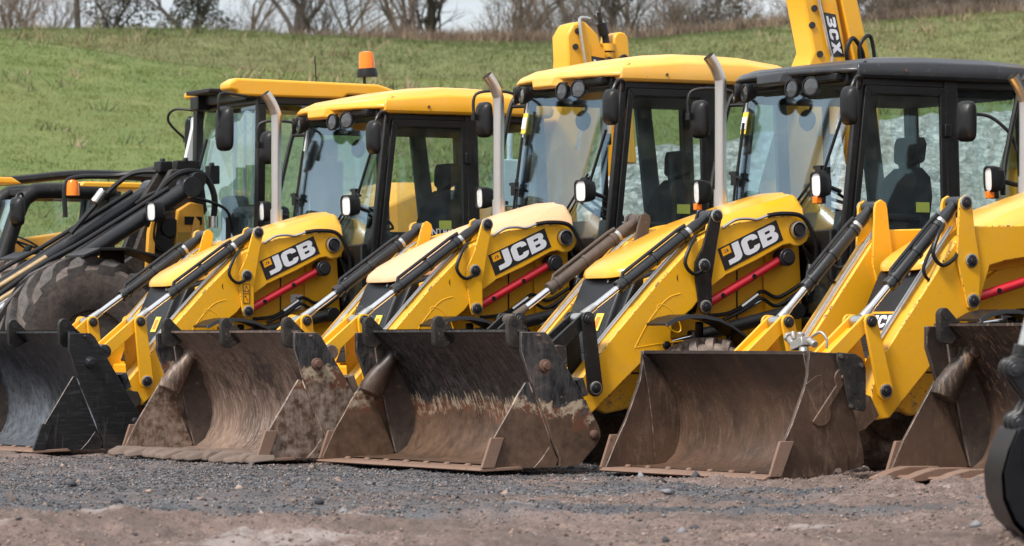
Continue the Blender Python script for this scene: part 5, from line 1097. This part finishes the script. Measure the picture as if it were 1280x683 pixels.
def ridge(X):    # height of the bank top along its length
    return np.interp(X, [-60, -14.2, -7.5, 0, 3.6, 8, 14.2, 60], [9.6, 9.52, 9.46, 9.30, 9.40, 9.75, 10.1, 10.3])
def hillz(X, Y):
    crest = np.interp(X, [-60, -10.2, -6.3, -2.6, 3, 60], [7.4, 6.8, 6.25, 6.03, 6.0, 6.2])
    z = crest * (.35 * sstep(45, 82, Y) + .65 * np.clip((Y - 47) / 33, 0, 1)) - .12 * (1 - sstep(46, 49, Y))
    z = z + (ridge(X) - crest - .25) * sstep(92, 112, Y) - .4 * sstep(112, 135, Y)
    return z + fbm(X, Y, 9, 51, 3) * .22 * sstep(48, 56, Y) + fbm(X, Y, 1.2, 55, 3) * .06 * sstep(47, 50, Y)
m, t, b = nt('grass_slope'); geo = N(t, 'ShaderNodeNewGeometry'); pos = geo.outputs['Position']
n1, n2, n3 = pn(.12, 5), pn(.7, 6, .65), pn(6, 5, .7)
c = mix(t, ramp(t, mix(t, .5, n1, n2), [(.36, 0.0), (.66, 1.0)]), (.090, .132, .027), (.160, .178, .050))
c = mix(t, ramp(t, n3, [(.35, .45), (.55, 0.0)]), c, (.07, .10, .024))
yb = sepz(t, pos, 'Y'); bk_ = ramp(t, math_(t, 'ADD', math_(t, 'MULTIPLY', yb, .01), math_(t, 'MULTIPLY', math_(t, 'SUBTRACT', n2, .5), .10)), [(.90, 0.0), (1.0, .85)])
c = mix(t, bk_, c, (.130, .142, .048)); c = mix(t, ramp(t, n2, [(.60, 0.0), (.80, .6)]), c, (.24, .20, .10))
t.links.new(c, b.inputs['Base Color']); b.inputs['Roughness'].default_value = .9; bump(t, b, n3, .6, .05); M['grass'] = m
grid('hillside', np.arange(-62, 62.1, .5), np.arange(45, 190, .5), hillz, M['grass'])
# grass tufts on the slope
def blades(name, n, xf, yr, hh, mats, seed, dens=None, lean=.45, wid=.010, per=5, spread=.09, zf=hillz):
    R = np.random.default_rng(seed); y = yr[0] + (yr[1] - yr[0]) * R.random(n) ** .8; x = R.uniform(-1, 1, n) * (xf * y + 2)
    if dens is not None: k = R.random(n) < dens(x, y); x, y = x[k], y[k]
    n = len(x); x = np.repeat(x, per) + R.normal(0, spread, n * per); y = np.repeat(y, per) + R.normal(0, spread, n * per); N_ = n * per
    z = zf(x, y) - .02; h = R.uniform(hh[0], hh[1], N_) * np.repeat(R.uniform(.6, 1.3, n), per); a = R.uniform(0, 2 * PI, N_); l = R.normal(0, lean, (2, N_)) * h; w = wid * R.uniform(.6, 1.4, N_)
    b0 = np.stack([x - np.cos(a) * w, y - np.sin(a) * w, z], -1); b1 = np.stack([x + np.cos(a) * w, y + np.sin(a) * w, z], -1); tp = np.stack([x + l[0], y + l[1], z + h], -1)
    co = np.stack([b0, b1, tp], 1).reshape(-1, 3); f = np.arange(3 * N_).reshape(-1, 3)
    q = .5 + fbm(x, y, 7.0, seed + 200, 4, .6) * .85 + R.normal(0, .13, N_); mi = np.clip((q * len(mats)).astype(int), 0, len(mats) - 1)
    return np_mesh(name, co, f, mats, 'stuff', mi)
GR = [plain('grass_blade_%d' % i, c, .7, 0, .2, 3, 0) for i, c in enumerate(((.078, .122, .024), (.098, .146, .028), (.116, .160, .032), (.145, .175, .042), (.185, .18, .065)))]
GB = [plain('bank_grass_%d' % i, c, .75, 0, .2, 3, 0) for i, c in enumerate(((.072, .098, .028), (.090, .118, .034), (.108, .130, .038), (.130, .140, .047), (.155, .142, .065)))]
o = blades('bank_grass', 34000, .135, (92, 113), (.04, .11), GB, 18, wid=.010, per=8, spread=.16); tag(o, 'dull olive grass on the upper bank under the trees', 'grass')
o = blades('grass', 70000, .150, (46, 96), (.03, .075), GR, 8, wid=.008, per=11, spread=.13); tag(o, 'short rough grass growing all over the slope', 'grass')
DRY = [plain('dry_stem_%d' % i, c, .85, 0, .25, 3, 0) for i, c in enumerate(((.19, .135, .095), (.12, .082, .06), (.27, .20, .13), (.085, .06, .048)))]
o = blades('weeds', 2600, .135, (47, 110), (.12, .30), [GR[3], GR[4], DRY[2], GB[0]], 28, wid=.016, per=14, spread=.16, lean=.6, dens=lambda x, y: .15 + .85 * (fbm(x, y, 5, 95) > .08)); tag(o, 'taller weed tufts dotted over the slope', 'weeds')
o = blades('bank_scrub', 26000, .14, (111.5, 116), (.15, .50), DRY, 9, dens=lambda x, y: np.clip(sstep(-8, 1, x) * .95 + .05, 0, 1) * (.35 + .65 * (fbm(x, y, 2.5, 90) > -.1)), lean=.30, wid=.012, per=8, spread=.22); tag(o, 'brown dry scrub and weeds along the top of the bank', 'scrub')

# ------------------------------------------------------------------ rubble heap behind the cabs
m, t, b = nt('heap_rubble'); geo = N(t, 'ShaderNodeNewGeometry'); pos = geo.outputs['Position']
n1, n2, n3 = pn(1.2, 5), pn(7, 5, .7), pn(26, 4, .7)
c = mix(t, ramp(t, mix(t, .5, n2, n3), [(.38, 0.0), (.60, 1.0)]), (.08, .088, .082), (.34, .36, .34)); vo = N(t, 'ShaderNodeTexVoronoi'); dv = N(t, 'ShaderNodeVectorMath'); dv.operation = 'ADD'; nv = N(t, 'ShaderNodeTexNoise'); nv.inputs['Scale'].default_value = 9; t.links.new(pos, nv.inputs['Vector']); ns_ = N(t, 'ShaderNodeVectorMath'); ns_.operation = 'SCALE'; ns_.inputs['Scale'].default_value = .12; t.links.new(nv.outputs['Color'], ns_.inputs[0]); t.links.new(pos, dv.inputs[0]); t.links.new(ns_.outputs[0], dv.inputs[1])
vo.inputs['Scale'].default_value = 13; t.links.new(dv.outputs[0], vo.inputs['Vector'])
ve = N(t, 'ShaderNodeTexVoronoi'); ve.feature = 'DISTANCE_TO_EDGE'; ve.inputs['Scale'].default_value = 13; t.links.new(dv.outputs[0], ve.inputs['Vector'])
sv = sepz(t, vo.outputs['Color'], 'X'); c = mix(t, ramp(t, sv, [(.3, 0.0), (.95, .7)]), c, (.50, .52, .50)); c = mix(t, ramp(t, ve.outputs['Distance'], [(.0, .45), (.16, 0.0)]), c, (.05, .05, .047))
c = mix(t, ramp(t, n1, [(.5, 0.0), (.7, .5)]), c, (.26, .25, .22))
t.links.new(c, b.inputs['Base Color']); b.inputs['Roughness'].default_value = .9; bump(t, b, n3, .7, .03); M['rubble'] = m
def heapz(X, Y):
    top = np.interp(X, [-2.0, -.6, .1, 1.2, 3.5, 6.5, 9, 12, 14], [-.3, .6, 2.35, 3.0, 3.3, 3.65, 3.5, 1.6, -.3])
    prof = np.interp(Y, [42.6, 47.2, 49, 54], [0, 1, 1, 0]); z = top * prof
    return z + (fbm(X, Y, 1.8, 61, 3, .5) * .22 + fbm(X, Y, .26, 65, 3, .6) * .10) * sstep(0, .4, z) - .05
r_ = grid('rubble_heap', np.arange(-2.0, 14.01, .09), np.arange(42.6, 54, .10), heapz, M['rubble'], None); tag(r_, 'long pale heap of crushed stone behind the cabs', 'rubble heap')

# ------------------------------------------------------------------ bare trees on the bank
BARK = [plain('bark_%d' % i, c, .9, 0, .3, 6, .3) for i, c in enumerate(((.075, .062, .052), (.11, .088, .07), (.055, .046, .04), (.14, .105, .08)))]
IVY = [plain('ivy_leaf_%d' % i, c, .6, 0, .25, 4, 0) for i, c in enumerate(((.022, .030, .016), (.04, .048, .025), (.06, .06, .035)))]
def bare_tree(rd, h, r0, stems=1, fork=.30, spread=.5, depth=5, twig=1.0):
    tr, br = MB(), MB()
    def grow(p, d, L, r, lev, mb):
        n = 3; pts = [p]; rs = [r]
        for i in range(n):
            d = (d + Vector((rd.gauss(0, .13), rd.gauss(0, .13), rd.gauss(.03, .08)))).normalized(); pts.append(pts[-1] + d * L / n); rs.append(r * (1 - .36 * (i + 1) / n))
        mb.tube(pts, rs, 7 if lev == 0 else (5 if lev < 3 else 3), False)
        if lev >= depth: return
        k = rd.choice((2, 3, 3)) if lev else rd.choice((3, 4, 5))
        for j in range(k):
            i = n if j == 0 else rd.choice((1, 2, 2, 3)); q = pts[i]
            nd = (d + Vector((rd.gauss(0, spread), rd.gauss(0, spread), rd.gauss(.12, .25)))).normalized()
            grow(q, nd, L * rd.uniform(.55, .80), rs[i] * rd.uniform(.5, .72), lev + 1, br)
        if lev >= 1:
            for j in range(int(3 * twig)):
                q = pts[rd.choice((1, 2, 3))]; nd = (d + Vector((rd.gauss(0, .8), rd.gauss(0, .8), rd.gauss(.2, .4)))).normalized(); grow(q, nd, L * rd.uniform(.25, .5), max(.006, rs[-1] * .25), depth, br)
    for s in range(stems):
        a = 2 * PI * s / stems + rd.random(); off = Vector((math.cos(a), math.sin(a), 0)) * (0 if stems == 1 else r0 * 2.2)
        dd = Vector((off.x * .35, off.y * .35, 1)).normalized() if stems > 1 else Vector((rd.gauss(0, .06), rd.gauss(0, .06), 1)).normalized()
        grow(off, dd, h * fork, r0, 0, tr)
    return tr, br
def tree(name, label, cat, x, y, seed, h, r0, group=None, ivy=0, bark=0, **kw):
    rd = random.Random(seed); z = float(hillz(np.array([x]), np.array([y]))[0]) - .1
    r = thing(name, label, cat, (x, y, z), rd.random() * 6, group)
    a, b_ = bare_tree(rd, h, r0, **kw); obj('trunk', a, BARK[bark], r); obj('branches', b_, BARK[bark], r, flat=True)
    if ivy:
        R = np.random.default_rng(seed); k = ivy; zz = R.uniform(.3, h * .62, k); rad = (.5 + .7 * np.sin(zz * 1.9 + seed) ** 2 + .7 * (zz / h)) * R.random(k) ** .45; an = R.uniform(0, 2 * PI, k)
        c = np.stack([rad * np.cos(an), rad * np.sin(an), zz], -1); u = R.normal(0, 1, (k, 3)); v = R.normal(0, 1, (k, 3)); s = R.uniform(.035, .085, (k, 1)); u = u / np.linalg.norm(u, axis=1, keepdims=True) * s; v = v / np.linalg.norm(v, axis=1, keepdims=True) * s
        co = np.stack([c - u, c + v * .6, c + u, c - v * .6], 1).reshape(-1, 3); o = np_mesh('ivy', co, np.arange(4 * k).reshape(-1, 4), IVY, None, R.integers(0, 3, k)); o.parent = r
    return r
def atx(u, y): return (u - 640) * y / FPX
for i, (u, y, h, r0, ivy, bark, kw, lab) in enumerate((
    (22, 142, 8, .10, 0, 1, dict(stems=3, fork=.34, spread=.45), 'slender many-stemmed bare tree at the far left of the skyline'),
    (96, 138, 10, .15, 0, 2, dict(fork=.45, spread=.4), 'single straight dark trunk right of the slender tree at the far left of the skyline'),
    (150, 140, 9, .20, 6500, 2, dict(fork=.28, spread=.7), 'broad dark bushy tree on the skyline, left of the other ivy-darkened tree'),
    (245, 139, 9, .24, 9000, 2, dict(fork=.26, spread=.7), 'widest dark ivy-clad tree on the skyline with a thick leaning trunk'),
    (305, 146, 9, .13, 0, 1, dict(fork=.38, spread=.5), 'thin brownish bare tree just right of the widest ivy-clad tree'),
    (369, 138, 10, .20, 0, 2, dict(fork=.34, spread=.55), 'bare tree with a forked dark trunk left of the beacon on the skyline'),
    (430, 150, 9, .13, 0, 3, dict(stems=2, fork=.36, spread=.5), 'pale twiggy bare tree above the flashing beacon'),
    (500, 140, 10, .24, 0, 1, dict(fork=.34, spread=.5), 'thick grey-brown trunk, left one of the close trio right of the beacon'),
    (518, 143, 10, .19, 0, 3, dict(fork=.40, spread=.45), 'lighter middle trunk of the close trio right of the beacon'),
    (541, 139, 10, .26, 0, 2, dict(fork=.34, spread=.5), 'stoutest dark trunk, right one of the close trio right of the beacon'),
    (655, 138, 10, .24, 0, 2, dict(fork=.32, spread=.55), 'thick dark tree on the skyline left of the folded yellow boom top'),
    (700, 146, 9, .16, 0, 1, dict(stems=2, fork=.36, spread=.5), 'two-stemmed bare tree just behind the folded yellow boom top'),
    (805, 140, 9, .18, 0, 2, dict(fork=.34, spread=.6), 'dark bare tree right of the folded yellow boom top'),
    (905, 136, 8, .24, 5000, 2, dict(fork=.26, spread=.75), 'squat dark tree beside the wide white gap in the skyline'),
    (1105, 142, 9, .18, 0, 1, dict(fork=.34, spread=.5), 'bare tree just right of the raised yellow boom with black lettering'),
    (1215, 139, 10, .20, 0, 2, dict(fork=.34, spread=.5), 'bare dark tree near the upper right corner'))):
    tree('bare_tree', lab, 'tree', atx(u, y), y, 100 + i, h, r0, 'bare trees on the skyline', ivy, bark, **kw)
# thicket of shrubs, three kinds copied
protos = []
for k in range(4):
    rd = random.Random(300 + k); a, b_ = bare_tree(rd, 5.2, .035 + .01 * k, stems=9, fork=.36, spread=.5, depth=4, twig=1.3)
    protos.append((a, b_, (3, 1, 3, 0)[k]))
first = {}
SL = 'bare brown shrub in the tangled thicket along the skyline'
us = [12, 60, 330, 400, 478, 585, 632, 668, 686, 722, 742, 765, 780, 822, 842, 860, 880, 925, 1004, 1060, 1080, 1096, 1118, 1132, 1148, 1160, 1176, 1190, 1204, 1226, 1240, 1252, 1266, 1280]
for i, u in enumerate(us):
    k = i % 4; y = 124 + (i * 37 % 100) * .24; x = atx(u, y); z = float(hillz(np.array([x]), np.array([y]))[0]) - .1; sc = rnd.uniform(.8, 1.15)
    if k not in first:
        r = thing('shrub', SL, 'shrub', (x, y, z), rnd.random() * 6, 'thicket shrubs on the skyline'); obj('trunk', protos[k][0], BARK[protos[k][2]], r); obj('branches', protos[k][1], BARK[protos[k][2]], r, flat=True); first[k] = r; r.scale = (sc,) * 3
    else:
        r = first[k].copy(); COL.objects.link(r); r.location = (x, y, z); r.rotation_euler = (0, 0, rnd.random() * 6); r.scale = (sc,) * 3
        for ch in first[k].children: c = ch.copy(); COL.objects.link(c); c.parent = r

# ------------------------------------------------------------------ light, sky, camera
EL, AZ = math.radians(50), math.radians(222)     # sun behind the camera and to its left, through thin cloud
w = bpy.data.worlds.new('World'); SC.world = w; w.use_nodes = True; t = w.node_tree; bg = t.nodes['Background']
sky = t.nodes.new('ShaderNodeTexSky'); sky.sky_type = 'NISHITA'; sky.sun_disc = False; sky.sun_elevation = EL; sky.sun_rotation = AZ; sky.dust_density = 2.0
tc = t.nodes.new('ShaderNodeTexCoord'); mp = t.nodes.new('ShaderNodeMapping'); mp.inputs['Scale'].default_value = (1, 1, 2.5); t.links.new(tc.outputs['Generated'], mp.inputs['Vector'])
cn = noise(t, 2.2, 6, .58, mp.outputs['Vector']); cf = ramp(t, cn, [(.36, .45), (.56, .95)])
cloud = mix(t, ramp(t, noise(t, 3.2, 5, .6, mp.outputs['Vector']), [(.36, 0.0), (.64, 1.0)]), (5.2, 5.6, 6.2), (12.0, 12.2, 12.5))
t.links.new(mix(t, cf, sky.outputs[0], cloud), bg.inputs['Color']); bg.inputs['Strength'].default_value = .095
sd = bpy.data.lights.new('sun', 'SUN'); sd.energy = 3.4; sd.angle = math.radians(12); sd.color = (1, .95, .88)
so = bpy.data.objects.new('sun', sd); COL.objects.link(so)
to_sun = Vector((math.sin(AZ) * math.cos(EL), math.cos(AZ) * math.cos(EL), math.sin(EL))); so.rotation_euler = to_sun.to_track_quat('Z', 'Y').to_euler()
cd = bpy.data.cameras.new('camera'); cam = bpy.data.objects.new('camera', cd); COL.objects.link(cam); SC.camera = cam
cam.location = (0, 0, CAM_H); cam.rotation_euler = (math.radians(90), 0, 0); cd.sensor_width = 36; cd.lens = 36 * FPX / 1280
cd.shift_y = (YH - 341.5) / 1280; cd.clip_start = .5; cd.clip_end = 3000
cd.dof.use_dof = True; cd.dof.focus_distance = 28.5; cd.dof.aperture_fstop = 5.6
SC.view_settings.view_transform = 'Standard'; SC.view_settings.look = 'None'; SC.view_settings.gamma = 1; SC.view_settings.exposure = 0.50
SC.cycles.max_bounces = 8; SC.cycles.transparent_max_bounces = 24; SC.cycles.use_denoising = True
